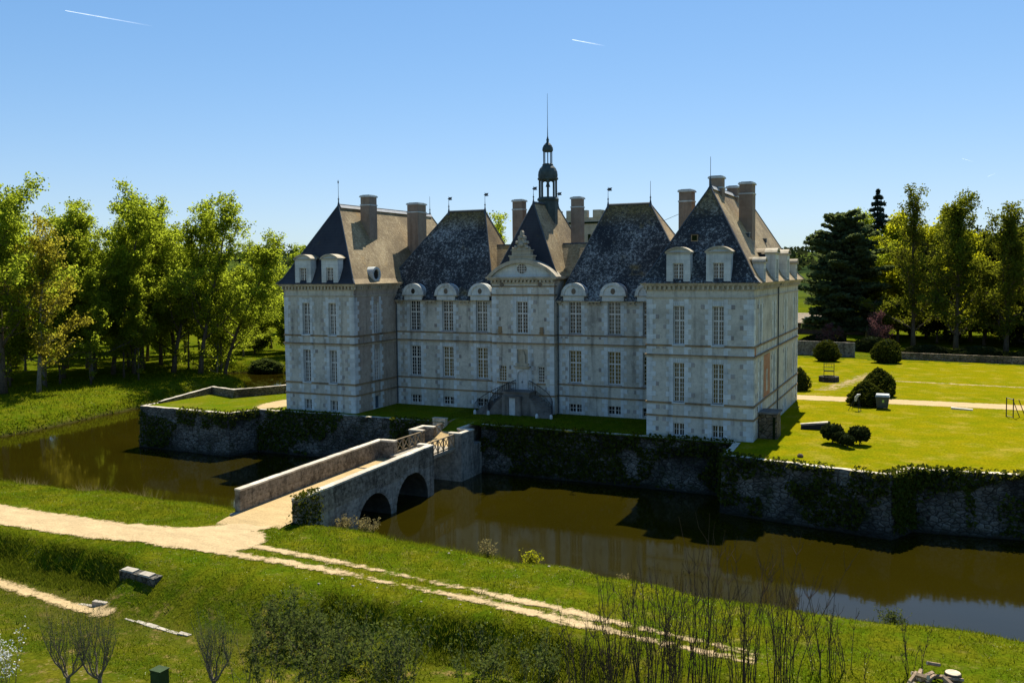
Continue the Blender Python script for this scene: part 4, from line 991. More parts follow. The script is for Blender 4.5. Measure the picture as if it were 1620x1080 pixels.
# horseshoe stair before the door
st = empty('horseshoe_stair', (xc, 6.2, 0), 'dark stone horseshoe stair with iron railings rising to the front door', 'staircase')
NS = 13; zt = 2.3
def flight(s_):
    b = MB(); ra = MB(); outer = []; inner = []
    for i in range(NS+1):
        a = math.pi/2*(1-i/NS); ex, ey = 2.75*math.cos(a), 1.75*(math.sin(a)-1)
        cxp, cyp = xc+s_*(.75+ex), 6.35+ey; tx, ty = s_*math.sin(a), -math.cos(a)*.8; L = math.hypot(tx, ty); nx_, ny_ = -ty/L*s_, tx/L*s_
        w = .78; outer.append((cxp+nx_*w, cyp+ny_*w)); inner.append((cxp-nx_*w, cyp-ny_*w))
    for i in range(NS):
        z = zt*(1-(i+1)/(NS+.0))+.16
        p = [inner[i], inner[i+1], outer[i+1], outer[i]]
        if s_ > 0: p = p[::-1]
        b.hexa([(*q, -.2) for q in p] + [(*q, z) for q in p])
    rel(b, 'stair_flight', M['step_stone'], st)
    for line, off in ((outer, 0), (inner, 1)):
        r_ = MB(); top = []
        for i in range(NS+1):
            z = zt*(1-i/NS)+.16; x, y = line[i]; top.append((x, y, z+.95))
            r_.tube([(x,y,z-.15),(x,y,z+.95)], .022, 4)
            if i < NS: x2, y2 = line[i+1]; r_.tube([((x+x2)/2,(y+y2)/2,z-.2),((x+x2)/2,(y+y2)/2,z+.88)], .018, 4)
        r_.tube(top, .035, 5); r_.tube([(a,b_,c-.75) for a,b_,c in top], .02, 4)
        if not (off and s_ > 0): rel(r_, 'railing', M['iron'], st)
    e = outer[-1]; k = MB(); k.lathe([(.16,-.1),(.16,.3),(.1,.42),(.02,.46)], (e[0],e[1],0), 10)
    e = inner[-1]; k.lathe([(.16,-.1),(.16,.3),(.1,.42),(.02,.46)], (e[0],e[1],0), 10); rel(k, 'newel_stone', M['limestone'], st)
flight(-1); flight(1)
b = MB(); b.box(xc-1.5,xc+1.5,5.5,YBAY-.002,-.2,2.32); b.box(xc-1.58,xc+1.58,5.4,YBAY-.002,2.322,2.42); b.box(xc-1.4,xc-.7,5.1,5.5,-.2,2.0); b.box(xc+.1,xc+.7,5.1,5.5,-.2,2.0); b.box(xc-.7,xc+.1,5.1,5.5,1.8,2.0)
rel(b, 'landing', M['step_stone'], st)
b = MB(); b.box(xc-.68,xc+.08,5.25,5.4,0,1.79); rel(b, 'door', M['paint_door'], st)
r_ = MB(); xs_ = [xc-1.5+i*.25 for i in range(7)]
for x in xs_: r_.tube([(x,5.45,2.4),(x,5.45,3.3)], .02, 4)
r_.tube([(xc-1.5,5.45,3.3),(xc+0,5.45,3.3)], .032, 5); rel(r_, 'railing', M['iron'], st)

# rough masonry lean-to against the right pavilion
an = empty('masonry_annex', (24.4, 3.2, 0), 'crumbling dark masonry annex against the right pavilion side', 'annex')
b = MB(); b.hexa([(PX1+.1,2.1,-.2),(25.15,2.1,-.2),(25.1,4.4,-.2),(PX1+.1,4.4,-.2),(PX1+.1,2.2,2.15),(25.05,2.2,2.05),(25.05,4.3,2.05),(PX1+.1,4.3,2.15)])
rel(b, 'wall', M['dry_rubble'], an)
b = MB(); b.box(PX1+.1,25.2,2.0,4.5,2.16,2.3); rel(b, 'slab_roof', M['step_stone'], an)
b = MB(); b.box(24.75,24.95,2.02,2.09,.0,1.9); rel(b, 'opening', M['core_dark'], an)
# medieval keep far behind
kp = empty('keep', (-16, 62, 0), 'square crenellated stone keep rising behind the central chateau roofs', 'tower')
b = MB(); b.box(-22,-11.5,60,70,-1,23.3)
x = -22
for i in range(5): b.box(-22+i*2.3,-22+i*2.3+1.3,59.9,60.9,23.301,24.5); b.box(-12.4,-11.4,60.95+i*1.9,60.95+i*1.9+1.1,23.301,24.5)
rel(b, 'wall', M['keep_stone'], kp)
b = MB(); b.box(-22.2,-11.3,59.8,70.2,22.3,22.6); 
for xx in (-20.5,-18,-15.5,-13.4): b.box(xx-.22,xx+.22,59.82,60.1,18.4,20.6)
rel(b, 'string_course', M['core_dark'], kp)

# ------------------------------------------------------------------ trees
def tree_proto(seed, Hh, lean=(0, 0), first=.28, spread=.24, nl=16, up=1.0, leaf=.34, nleaf=9000, tr=.38, clump=1.25, shoot=.5, crook=.5, top_bare=0):
    """tapered leaning trunk, rising limbs, twigs and leaf sprays gathered in clumps along them; returns (wood MB, leaf array)"""
    r = np.random.default_rng(seed); b = MB(); pts = []; n = 9
    wob = np.cumsum(r.normal(0, crook*.28, (n+1, 2)), 0); wob -= wob[0]
    for i in range(n+1):
        f = i/n; pts.append(np.array([lean[0]*Hh*f**1.35+wob[i,0]*f, lean[1]*Hh*f**1.35+wob[i,1]*f, Hh*.93*f]))
    rad = [tr*(1.25 if i == 0 else 1)*(1-.86*i/n) for i in range(n+1)]
    b.tube([tuple(p) for p in pts], rad, 7)
    at = lambda f: pts[min(n-1, int(f*n))] + (pts[min(n, int(f*n)+1)]-pts[min(n-1, int(f*n))])*(f*n-int(f*n))
    S = []       # leafy segments: start, end, spread, weight
    def twig(p, d, L, r0, depth):
        d = d/np.linalg.norm(d); e = p+d*L; mid = (p+e)/2+r.normal(0, .07*L, 3)
        if depth < 2: b.tube([tuple(p), tuple(mid), tuple(e)], [r0, r0*.6, r0*.25], 4 if depth == 0 else 3)
        S.append((p, mid, clump*.24, L*.4)); S.append((mid, e, clump*.28, L*.7))
        if depth < 2:
            for k in range(3 if depth == 0 else 2):
                f = r.uniform(.3, 1); dd = d+r.normal(0, .55, 3)+np.array([0, 0, .25]); twig(p+(e-p)*f, dd, L*r.uniform(.4, .65), r0*.4, depth+1)
    for k in range(nl):
        f = first+(1-first)*((k+.5)/nl)**.85+r.normal(0, .02); f = min(max(f, first), .985)
        az = k*2.4+r.normal(0, .5); L = Hh*spread*(1.1-.6*(f-first)/(1-first))*r.uniform(.55, 1.3); el = (.38+.6*f)*up+r.normal(0, .16)
        p = at(f); q = [p]; d = np.array([math.cos(az)*math.cos(el), math.sin(az)*math.cos(el), math.sin(el)])
        for s_ in range(5):
            d = d + np.array([r.normal(0, .17), r.normal(0, .17), .10*up+r.normal(0, .1)]); d /= np.linalg.norm(d); q.append(q[-1]+d*L/5)
        r0 = tr*(1-.85*f)*.55
        b.tube([tuple(x) for x in q], [r0, r0*.8, r0*.6, r0*.42, r0*.28, r0*.1], 5)
        for j in (1, 2, 3, 4, 5):
            if j >= 2: S.append((q[j-1], q[j], clump*.3, L*.12))
            for s_ in range(2 if j < 5 else 3):
                dd = d*.8+r.normal(0, .6, 3); dd[2] = abs(dd[2])*.8+.05; twig(q[j], dd, L*r.uniform(.2, .42), r0*.35, 0)
    for k in range(int(shoot*16)):       # growth up the bole
        p = at(r.uniform(.08, .85)); dd = np.array([*r.normal(0, 1, 2), .7]); twig(p, dd, r.uniform(.7, 1.8), .03, 1)
    W = np.array([x[3]*x[2] for x in S])*r.uniform(.15, 1.6, len(S)); N = r.poisson(nleaf*W/W.sum()); C = []
    for (p, e, sg, _), m in zip(S, N):
        if m: C.append(p+(e-p)*r.uniform(0, 1, m)[:, None]+r.normal(0, sg, (m, 3))*np.array([1, 1, .75]))
    return b, leaf_quads(np.concatenate(C), leaf, r)
def make_tree(name, proto, leafmat, barkmat, label, cat='tree', group=None, loc=(0,0,0), rz=0, sc=1.0):
    root = empty(name, loc, label, cat, group, rz); root.scale = (sc, sc, sc)
    t_ = proto['w'] if 'w' in proto else None
    if t_ is None:
        o = proto['b'].build('trunk', M[barkmat], None, smooth=True); proto['w'] = o.data
        proto['l'] = quads_mesh('crown', proto['v'], M[leafmat]); o.parent = root; c = link('crown', proto['l'], root)
    else: link('trunk', proto['w'], root); c = link('crown', proto['l'], root)
    return root
def P_(*a, **k):
    b, v = tree_proto(*a, **k); return {'b': b, 'v': v}
# left bank: a row of tall, leaning spring-green trees (positions taken from their feet)
wA = P_(11, 28, (.03,.0), .12, .30, 26, .95, .21, 27000, .45, clump=1.5); wB = P_(12, 27, (.10,.02), .16, .29, 21, 1.0, .21, 20000, .36, clump=1.45)
wC = P_(13, 28, (.22,.03), .18, .29, 22, .95, .21, 20000, .42, crook=.7, clump=1.45); wD = P_(14, 26, (.42,.05), .2, .30, 20, .9, .21, 18000, .40, crook=.4, clump=1.45)
wE = P_(15, 26, (-.08,.02), .12, .28, 22, 1.0, .21, 19000, .34, clump=1.45); wF = P_(16, 25, (.06,.0), .15, .28, 20, 1.0, .19, 10500, .34, crook=.8, shoot=.8, clump=1.4)
wG = P_(17, 32, (-.02,.0), .12, .33, 28, .9, .23, 34000, .6, clump=1.6)
def on(x, y): return (x, y, hz(x, y)-.15)
g1 = 'tall trees on the left bank'
make_tree('bank_tree', wG, 'leaf_spring', 'bark', 'tallest broad tree at the left edge of the picture on the bank', 'tree', g1, on(-85.5,8.6), 2.2, .93)
make_tree('bank_tree', wF, 'leaf_ochre', 'bark_grey', 'thin ochre leaved tree with grey trunk right of the tallest bank tree', 'tree', g1, on(-81.9,11.7), .3, .95)
make_tree('bank_tree', wB, 'leaf_spring', 'bark', 'bank tree with slightly bent trunk standing behind the ochre tree', 'tree', g1, on(-94,25.2), .4, .98)
make_tree('bank_tree', wE, 'leaf_spring', 'bark_grey', 'straight narrow green tree in the middle left of the bank row', 'tree', g1, on(-89.4,27), 1.2, 1.0)
make_tree('bank_tree', wC, 'leaf_spring', 'bark', 'bank tree arching right above the shaded grass, fourth from the left edge', 'tree', g1, on(-92,33.5), .0, .98)
make_tree('bank_tree', wA, 'leaf_spring', 'bark', 'full crowned tree at the centre of the bank row', 'tree', g1, on(-93.1,40.8), 0, 1.05)
make_tree('bank_tree', wB, 'leaf_spring', 'bark', 'slender forked tree just right of the full crowned bank tree', 'tree', g1, on(-95,47), 2.0, 1.0)
make_tree('bank_tree', wC, 'leaf_spring', 'bark', 'dark leaning trunk tree, third from the chateau on the bank', 'tree', g1, on(-84.5,40), .2, .97)
make_tree('bank_tree', wC, 'leaf_spring', 'bark', 'tree leaning over the bank tip, second from the chateau', 'tree', g1, on(-78.8,40.6), -.1, 1.0)
make_tree('bank_tree', wD, 'leaf_spring', 'bark', 'strongly leaning tree reaching right towards the left pavilion roof', 'tree', g1, on(-80,47.5), .05, .95)
g2 = 'trees in the wood behind the left bank row'; ba = random.Random(3)
for i, (x, y) in enumerate([(-98,8),(-104,18),(-110,30),(-104,38),(-112,46),(-118,58),(-100,58),(-125,40),(-130,20),(-122,6),(-135,60),(-108,70),(-92,66),(-120,78),(-100,84),(-140,85),(-84,76),(-150,40)]):
    make_tree('wood_tree', [wA, wB, wE, wF, wC][i % 5], 'leaf_spring', 'bark', 'spring green tree in the wood behind the left bank row', 'tree', g2, on(x, y), ba.uniform(0, 6.28), ba.uniform(.6, .82))
wU = P_(24, 9, (0,0), .06, .42, 16, .75, .25, 14000, .2, clump=1.8)
for i, (x, y) in enumerate([(-112,22),(-118,34),(-108,52),(-121,50),(-128,64),(-112,64),(-104,76),(-96,74),(-90,80),(-118,10),(-126,26),(-136,44),(-112,88),(-124,90),(-99,66),(-140,70),(-84,84),(-108,2)]):
    make_tree('understorey_tree', wU, ['leaf_spring','leaf_spring','leaf_bright'][i % 3], 'bark', 'low bushy tree filling the shade between the trunks of the left wood', 'tree', 'low trees in the left wood', on(x, y), i*1.9, .75+.12*(i % 5))
for i, (x, y, s_) in enumerate([(-89,18,.86),(-97,34,.92),(-90,45.5,.9),(-100,44,.94),(-88.5,35,.84),(-100,20,.9),(-86,52,.8),(-104,52,.92),(-107,36,.95),(-93,9,.9)]):
    make_tree('belt_tree', [wE, wB, wA][i % 3], 'leaf_spring', 'bark', 'mid green tree standing just behind the front row of the left bank', 'tree', 'belt of trees filling the left bank', on(x, y), 1.1+i*1.7, s_)
wP = P_(25, 22, (.05,.0), .3, .16, 16, 1.15, .2, 7000, .19, crook=.5, clump=1.2, shoot=1.2)
for i, (x, y) in enumerate([(-86,16),(-83.5,22),(-88,20),(-86.5,31),(-82,30),(-90,36),(-86,45),(-82,49),(-98,42),(-100,30),(-93,15),(-97,52)]):
    make_tree('young_tree', wP, 'leaf_spring', 'bark', 'slim young tree with a thin bare trunk among the left bank trees', 'tree', 'slim young trees on the left bank', on(x, y), i*2.1, .75+.08*(i % 4))
# beyond the back moat, left of and behind the chateau
wH = P_(18, 16, (.02,0), .12, .34, 20, .85, .27, 19000, .32, clump=1.9); wI = P_(19, 14, (0,0), .05, .38, 20, .8, .28, 17000, .25, clump=1.9)
make_tree('garden_tree', wH, 'leaf_bright', 'bark', 'round bright green tree seen just left of the left pavilion', 'tree', None, (-62,70,-.2), 0, 1.0)
make_tree('garden_tree', wI, 'leaf_dark', 'bark', 'dark low tree by the back moat left of the chateau', 'tree', None, (-70,66,-1), 1, .8)
make_tree('garden_tree', wH, 'leaf_bright', 'bark', 'bright tree peeping over the left pavilion roof corner', 'tree', None, (-60,88,0), 2, 1.3)
make_tree('garden_tree', wH, 'leaf_bright', 'bark', 'tall bright tree beyond the channel behind the strongly leaning tree', 'tree', None, (-73,80,-.3), 3.5, 1.25)
make_tree('garden_tree', wI, 'leaf_bright', 'bark', 'wide bright bushy tree at the water just left of the left pavilion', 'tree', None, (-67,64,-1.2), 3.5, .95)
make_tree('garden_tree', wH, 'leaf_spring', 'bark', 'green tree behind the wide bright bushy tree by the back moat', 'tree', None, (-82,92,-.3), 5, 1.35)
make_tree('garden_tree', wB, 'leaf_bright', 'bark', 'sunlit tree top visible between the chateau roofs', 'tree', None, (-29.5,60,0), 2, .82)
make_tree('garden_tree', wH, 'leaf_spring', 'bark', 'small tree beyond the back moat with pale house behind', 'tree', None, (-95,118,0), .5, .8)
for i, (x, y) in enumerate([(-75,135),(-110,150),(-90,165),(-130,130),(-60,150)]):
    make_tree('field_tree', [wH, wI][i % 2], 'leaf_spring', 'bark', 'distant rounded tree in the fields behind the left bank', 'tree', 'distant field trees on the left', (x, y, 0), i*1.3, .8+.1*(i % 3))
# right side: tall planes with a bright wood behind
pA = P_(21, 28, (0,0), .07, .22, 28, 1.15, .21, 10000, .42, clump=1.25, shoot=2.2); pB = P_(22, 28, (.02,0), .06, .24, 32, 1.1, .22, 20000, .45, clump=1.4, shoot=2.0); pC = P_(23, 25, (-.02,0), .06, .26, 30, 1.05, .22, 18000, .42, clump=1.4, shoot=1.6)
g3 = 'tall plane trees on the right'
make_tree('plane_tree', pA, 'leaf_plane', 'bark', 'open topped tall plane tree nearest the dark conifers', 'tree', g3, (34,103,0), .4, 1.0)
make_tree('plane_tree', pB, 'leaf_plane', 'bark', 'dense tall plane tree in the middle of the three on the right', 'tree', g3, (41,101,0), 1.4, .98)
make_tree('plane_tree', pC, 'leaf_plane', 'bark', 'slightly shorter plane tree near the right picture edge', 'tree', g3, (48.8,100,0), 2.4, .97)
make_tree('plane_tree', pA, 'leaf_plane', 'bark', 'plane tree partly cut by the right picture edge', 'tree', g3, (55.5,98,0), 3.4, .8)
g4 = 'bright trees behind the planes'
for i, (x, y, s_) in enumerate([(28,128,1.05),(36,126,1.0),(44,122,.95),(51,124,1.1),(58,118,1.05),(64,112,1.1),(40,140,1.2),(54,138,1.25),(22,142,1.0),(66,130,1.3),(31,116,.8),(38,114,.7),(46,113,.75),(53,110,.8),(60,108,.9),(47,130,1.1),(33,134,1.15)]):
    make_tree('woodland_tree', [wH, wI][i % 2], 'leaf_bright' , 'bark', 'bright yellow green tree in the wood behind the planes', 'tree', g4, (x, y, 0), i*1.7, s_*1.22)
make_tree('woodland_tree', wE, 'leaf_bright', 'bark', 'bright slim tree between the cedar and the tall fir', 'tree', g4, (25.2,118,0), 0, .94)
# conifers
def cedar_proto(seed, Hh, base_r, levels, fir=False, leaf=.3, dens=1.0):
    r = np.random.default_rng(seed); b = MB(); b.tube([(0,0,0),(.1,0,Hh*.4),(0,.1,Hh*.8),(0,0,Hh)], [.75,.55,.25,.04], 8); C = []
    for k in range(levels):
        f = k/(levels-1); z = Hh*(.10+.88*f); 
        R_ = base_r*((1-f)**.8+.03) if fir else base_r*(1-.12*f-.52*f**3)
        if not fir and f < .15: R_ *= .8
        nb = 7 if fir else 6
        for j in range(nb):
            az = 2*math.pi*j/nb+k*.9+r.normal(0, .25); L = R_*r.uniform(.6, 1.12); dr = -.22 if fir else r.uniform(.05, .3)*(.3+f)
            m = np.array([math.cos(az), math.sin(az), 0]); tip = m*L+np.array([0, 0, z+dr*L])
            b.tube([(0,0,z), tuple(m*L*.5+np.array([0,0,z+dr*L*.35])), tuple(tip)], [.16*(1-f)+.04, .09*(1-f)+.02, .02], 4)
            n = int(dens*60*max(L, .8)*(.6 if fir else 1)); s_ = r.uniform(.2, 1.05, n)
            side = np.array([-m[1], m[0], 0]); wd = (.30*L*(1.1-s_*.7))
            C.append(m*L*s_[:, None]+side*(r.normal(size=n)*wd*.6)[:, None]+np.array([0, 0, 1.])*(z+dr*L*s_+r.normal(0, .16, n)-(.12*s_ if fir else 0))[:, None])
    return {'b': b, 'v': leaf_quads(np.concatenate(C), leaf, r, flat=.45)}
make_tree('cedar', cedar_proto(31, 25.5, 9.2, 24, False, .42, 1.2), 'leaf_cedar', 'bark', 'huge dark blue green cedar right of the chateau', 'tree', None, (21,112,0), .3, 1)
make_tree('fir', cedar_proto(32, 32, 8.2, 24, True, .42, 1.3), 'leaf_fir', 'bark', 'dark pointed fir rising highest behind the cedar', 'tree', None, (26,133,0), .3, 1.0)
pk = P_(41, 9, (0,0), .2, .4, 14, .8, .2, 2600, .2, clump=1.3)
make_tree('blossom_tree', pk, 'leaf_pink', 'bark', 'pink blossoming tree between the cedar and the first plane', 'tree', None, (28.3,97,0), 0, .68)
make_tree('blossom_tree', pk, 'leaf_pink', 'bark', 'low pink blossoming tree in front of the cedar', 'tree', None, (20.0,98,0), 2, .45)
# bushes ---------------------------------------------------------------
def bush_mesh(seed, prof, n, leaf, lump=.12):
    """clipped shrub: leafy shell round an opaque twiggy core; prof = [(radius, z)]"""
    r = np.random.default_rng(seed); zs = np.array([p[1] for p in prof]); rs = np.array([p[0] for p in prof])
    z = r.uniform(zs[0], zs[-1], n*2); R_ = np.interp(z, zs, rs); k = r.uniform(size=n*2) < (R_+.12)/rs.max(); z, R_ = z[k], R_[k]
    a = r.uniform(0, 2*math.pi, len(z)); R2 = R_*(1+lump*np.sin(a*3+z*2+seed)+lump*.6*np.sin(a*7-z*5)+r.normal(0, .05, len(z)))
    C = np.column_stack([R2*np.cos(a), R2*np.sin(a), z+r.normal(0, .05, len(z))])
    b = MB(); b.lathe([(max(.02, q*.86), zz) for q, zz in prof], (0,0,0), 14); return b, leaf_quads(C, leaf, r)
BALL = [(.9,.02),(1.5,.4),(1.75,1.0),(1.65,1.7),(1.3,2.4),(.75,2.95),(.15,3.2)]; CONE = [(1.1,.02),(1.5,.5),(1.5,1.2),(1.25,1.9),(.85,2.5),(.4,3.0),(.08,3.25)]
BLOB = [(.2,.3),(.5,.4),(.62,.7),(.5,1.0),(.2,1.15)]
def bush(name, seed, prof, n, leaf, mat, loc, sc, label, group=None, cat='bush', core='core_dark'):
    root = empty(name, loc, label, cat, group); root.scale = sc if hasattr(sc, '__len__') else (sc,)*3
    b, v = bush_mesh(seed, prof, n, leaf); b.build('branches', M[core], root, smooth=True); link('foliage', quads_mesh('foliage', v, M[mat]), root); return root
gb = 'clipped evergreen bushes on the lawn'
bush('clipped_bush', 1, BALL, 1700, .16, 'leaf_box', (22,72.8,0), 1.05, 'rounded clipped bush before the grey wall under the cedar', gb)
bush('clipped_bush', 2, BALL, 1900, .16, 'leaf_box', (30.8,73.2,0), 1.15, 'large rounded clipped bush at the end of the low stone wall', gb)
bush('clipped_bush', 3, CONE, 1800, .15, 'leaf_box', (31.6,33.5,0), (1.15,1.15,1.0), 'taller of the two conical bushes beside the grey bin', gb)
bush('clipped_bush', 4, CONE, 1700, .15, 'leaf_box', (30.75,25.6,0), (1.1,1.1,.82), 'lower conical bush standing left of the grey bin', gb)
bush('clipped_bush', 5, CONE, 900, .15, 'leaf_box', (22.6,35.5,0), (.8,.8,.85), 'bush half hidden behind the far corner of the right pavilion', gb)
gs = 'small dark shrubs on the near lawn'
for i, (x, y, s_, zz, lab) in enumerate([(29.6,2.2,1.35,.0,'roundest dark shrub at the left of the small lawn group'),(30.3,1.5,1.0,.0,'squat dark shrub joined to the roundest lawn shrub'),(30.95,.6,.9,.0,'reddish thin shrub in the middle of the small lawn group'),(31.75,2.3,1.3,.0,'upright dark shrub at the right of the small lawn group')]):
    r_ = bush('lawn_shrub', 20+i, BLOB, 420, .11, 'leaf_dark', (x, y, 0), (s_,s_,s_), lab, gs)
    k = MB(); k.tube([(0,0,-.05),(.03,0,.25),(0,.02,.5)], [.05,.04,.03], 5); k.build('stem', M['bark'], r_)
for i, (x, y, sx, sy, sz, lab) in enumerate([(36.5,87,4.0,1.6,.65,'dark spreading hedge bush behind the low wall at its left end'),(44,85,4.2,1.6,.7,'dark hedge bush behind the low wall below the middle plane'),(51,84,3.2,1.4,.55,'dark hedge bush behind the right end of the low wall'),(27.5,92,3.0,1.6,.9,'dark undergrowth below the pink blossom tree'),(18,103,4,2,.75,'dark undergrowth at the foot of the cedar')]):
    bush('hedge_bush', 30+i, BALL, 1800, .13, 'leaf_dark', (x, y, -.2), (sx*.55, sy*.6, sz), lab, 'dark bushes behind the low wall')
bush('waterside_bush', 40, BALL, 2500, .14, 'leaf_dark', (-69,64,-3.6), (3.2,1.5,1.3), 'black shaded bush overhanging the water left of the chateau', None)
bush('waterside_bush', 41, BALL, 1600, .15, 'leaf_shrub', (-80.5,59.5,-4.4), (2.0,1.2,.8), 'pale green bush on the far side of the side channel', None)
# far woods on the skyline
r = np.random.default_rng(77); C = []
for k in range(900):
    a = r.uniform(-1.35, .75); d = r.uniform(330, 1150); x, y = 20+d*math.sin(a), d*math.cos(a)
    if vnoise(np.array([x]), np.array([y]), .008, 31)[0] < -.2: continue
    h = 9*r.uniform(.7, 1.3); n = 34; v = r.normal(size=(n, 3)); v /= np.linalg.norm(v, axis=1)[:, None]; z0 = hz(x, y)
    C.append(np.column_stack([x+v[:, 0]*h*.7, y+v[:, 1]*h*.7, z0+h*.55+v[:, 2]*h*.5]))
tag(link('far_woods', quads_mesh('far_woods', leaf_quads(np.concatenate(C), 2.3, r), M['far_wood'])), 'dark woods along the distant hills', 'woods', kind='stuff')

# ------------------------------------------------------------------ walls and small things on the right lawn
poly_wall('garden_wall', [(31.5,79.6),(50,76.9),(90,71)], -.3, 1.1, .5, [M['dry_rubble'], M['dry_rubble']], 'long low stone garden wall closing the right lawn', jit=.05, batter=.08)
poly_wall('garden_wall', [(8,84),(25.5,80.3)], -.3, 2.4, .5, [M['parapet_stone'], M['parapet_stone']], 'taller grey wall behind the rounded bush by the chateau corner', jit=.03, batter=.05)
sd = empty('shed', (12, 134, 0), 'dark timber shed with pale gable under the cedar', 'shed'); b = MB(); b.box(2,26,134,140,-.2,2.5,0); rel(b, 'wall', M['shed_wood'], sd)
b = MB(); b.hexa([(1.5,133.5,2.5),(26.5,133.5,2.5),(26.5,140.5,2.5),(1.5,140.5,2.5),(1.5,136.9,4.6),(26.5,136.9,4.6),(26.5,137.1,4.6),(1.5,137.1,4.6)]); rel(b, 'roof', M['shed_wall'], sd)
b = MB(); b.box(11,14.5,133.2,133.45,3.2,3.9); rel(b, 'roof_sheet', M['sheet_white'], sd)
def house(x, y, w, d, h, label, rz):
    t_ = empty('house', (x, y, hz(x, y)), label, 'house', None, rz); b = MB(); b.box(-w/2,w/2,-d/2,d/2,-1,h); o = b.build('wall', M['sheet_white'], t_)
    b = MB(); b.hexa([(-w/2-.3,-d/2-.4,h),(w/2+.3,-d/2-.4,h),(w/2+.3,d/2+.4,h),(-w/2-.3,d/2+.4,h),(-w/2-.3,-.1,h+2.6),(w/2+.3,-.1,h+2.6),(w/2+.3,.1,h+2.6),(-w/2-.3,.1,h+2.6)]); rf = b.build('roof', M['tile_red'], t_)
    b = MB(); b.box(w/4,w/4+.7,-.4,.4,h+1.8,h+3.4); b.build('chimney', M['chimney_brick'], rf)
    for k in (-.28, .05, .3):
        b = MB(); b.box(w*k-.5,w*k+.5,-d/2-.03,-d/2+.05,.9,2.2); b.build('window', M['pane_dark'], t_)
house(-118, 205, 11, 7, 3.2, 'white house with red roof far behind the leaning bank trees', .3)
# well
wl = empty('well', (25, 45.7, 0), 'old round stone well with an iron frame on the lawn', 'well')
b = MB(); n = 20
for i in range(n):
    a0, a1 = 2*math.pi*i/n+.02, 2*math.pi*(i+1)/n-.02
    for k in range(2):
        z0, z1 = .0+k*.34, .33+k*.34; r0, r1 = .75, 1.25+rnd.uniform(-.03,.03)
        p = [(r*math.cos(a), r*math.sin(a)) for a, r in ((a0,r0),(a0,r1),(a1,r1),(a1,r0))]
        b.hexa([(x, y, z0) for x, y in p]+[(x, y, z1) for x, y in p])
b.build('well_ring', M['moat_rubble'], wl); b = MB(); b.lathe([(.74,.3),(.01,.31)], (0,0,0), 16); b.build('well_shaft', M['core_dark'], wl)
b = MB()
for x in (-.62,.62): b.tube([(x,0,.6),(x,0,2.35)], .045, 6)
for z in (1.3,1.38,1.85,2.3): b.tube([(-.62,0,z),(.62,0,z)], .03 if z != 1.38 else .06, 6)
for x in (-.3,0,.3): b.tube([(x,0,1.85),(x,0,2.3)], .02, 4)
b.build('frame', M['iron'], wl)
# wheelie bin
bn = empty('wheelie_bin', (32.5, 23.7, 0), 'dark grey wheeled bin with pale lid beside the conical bushes', 'bin')
b = MB(); b.hexa([(-.52,-.42,.12),(.52,-.42,.12),(.52,.42,.12),(-.52,.42,.12),(-.66,-.55,1.25),(.66,-.55,1.25),(.66,.55,1.25),(-.66,.55,1.25)]); b.box(-.70,.70,-.59,.59,1.252,1.32); b.build('body', M['bin_plastic'], bn)
b = MB(); b.hexa([(-.7,-.62,1.325),(.7,-.62,1.325),(.7,.62,1.325),(-.7,.62,1.325),(-.62,-.5,1.5),(.62,-.5,1.5),(.62,.5,1.55),(-.62,.5,1.55)]); b.tube([(-.6,.7,1.38),(.6,.7,1.38)],.03,6); b.build('lid', M['bin_lid'], bn)
b = MB(); b.hexa([(-.02,-.512,.72),(.18,-.512,.72),(.18,-.49,.72),(-.02,-.49,.72),(-.02,-.548,1.0),(.18,-.548,1.0),(.18,-.5,1.0),(-.02,-.5,1.0)]); b.build('sticker', M['sticker'], bn)
for x, y in ((-.45,-.35),(.45,-.35),(-.45,.35),(.45,.35)):
    b = MB(); b.tube([(x-.04,y,.1),(x+.04,y,.1)], .1, 10); b.build('wheel', M['rubber'], bn)
# leaning metal apparatus beside the bush
sw = empty('metal_trestle', (30.1, 21.3, 0), 'thin metal trestle with a pale hood in front of the conical bush', 'trestle'); b = MB()
for a, c in (((-.75,-.3,0),(0,0,1.5)),((-.45,.4,0),(0,0,1.5)),((.25,-.5,0),(.15,0,1.6)),((.5,-.1,0),(.15,.1,1.6)),((-.6,0,.45),(.35,-.3,.5)),((.25,-.5,.06),(.5,-.1,.06))): b.tube([a, c], .028, 5)
b.build('legs', M['iron'], sw); b = MB(); b.tube([(-.1,0,1.0),(-.02,0,1.35),(.15,0,1.62),(.4,0,1.72)], [.12,.16,.14,.06], 8); b.build('hood', M['zinc'], sw)
# small flat cart / ramp lying on the lawn
ct = empty('cart', (27.6, 8.7, 0), 'dark wedge shaped cart with pale deck and small wheels lying on the lawn', 'cart', None, .12)
b = MB(); b.hexa([(-1.35,-.55,.05),(.75,-.55,.05),(.75,-.3,.05),(-1.35,-.3,.05),(-1.35,-.5,.35),(.75,-.5,.62),(.75,-.38,.62),(-1.35,-.38,.35)]); b.hexa([(-1.35,.3,.05),(1.2,.3,.05),(1.2,.5,.05),(-1.35,.5,.05),(-1.35,.34,.35),(1.2,.34,.7),(1.2,.46,.7),(-1.35,.46,.35)]); b.build('body', M['cart_body'], ct)
b = MB(); b.hexa([(-1.4,-.05,.36),(1.0,.0,.6),(1.0,.34,.66),(-1.4,.34,.36),(-1.4,-.05,.42),(1.0,.0,.66),(1.0,.34,.74),(-1.4,.34,.42)]); b.build('deck', M['cart_deck'], ct)
for x, y in ((1.35,-.45),(1.1,-.05),(1.3,.3),(1.5,.55)):
    b = MB(); b.tube([(x,y-.05,.14),(x,y+.05,.14)], .14, 10); b.build('wheel', M['rubber'], ct)
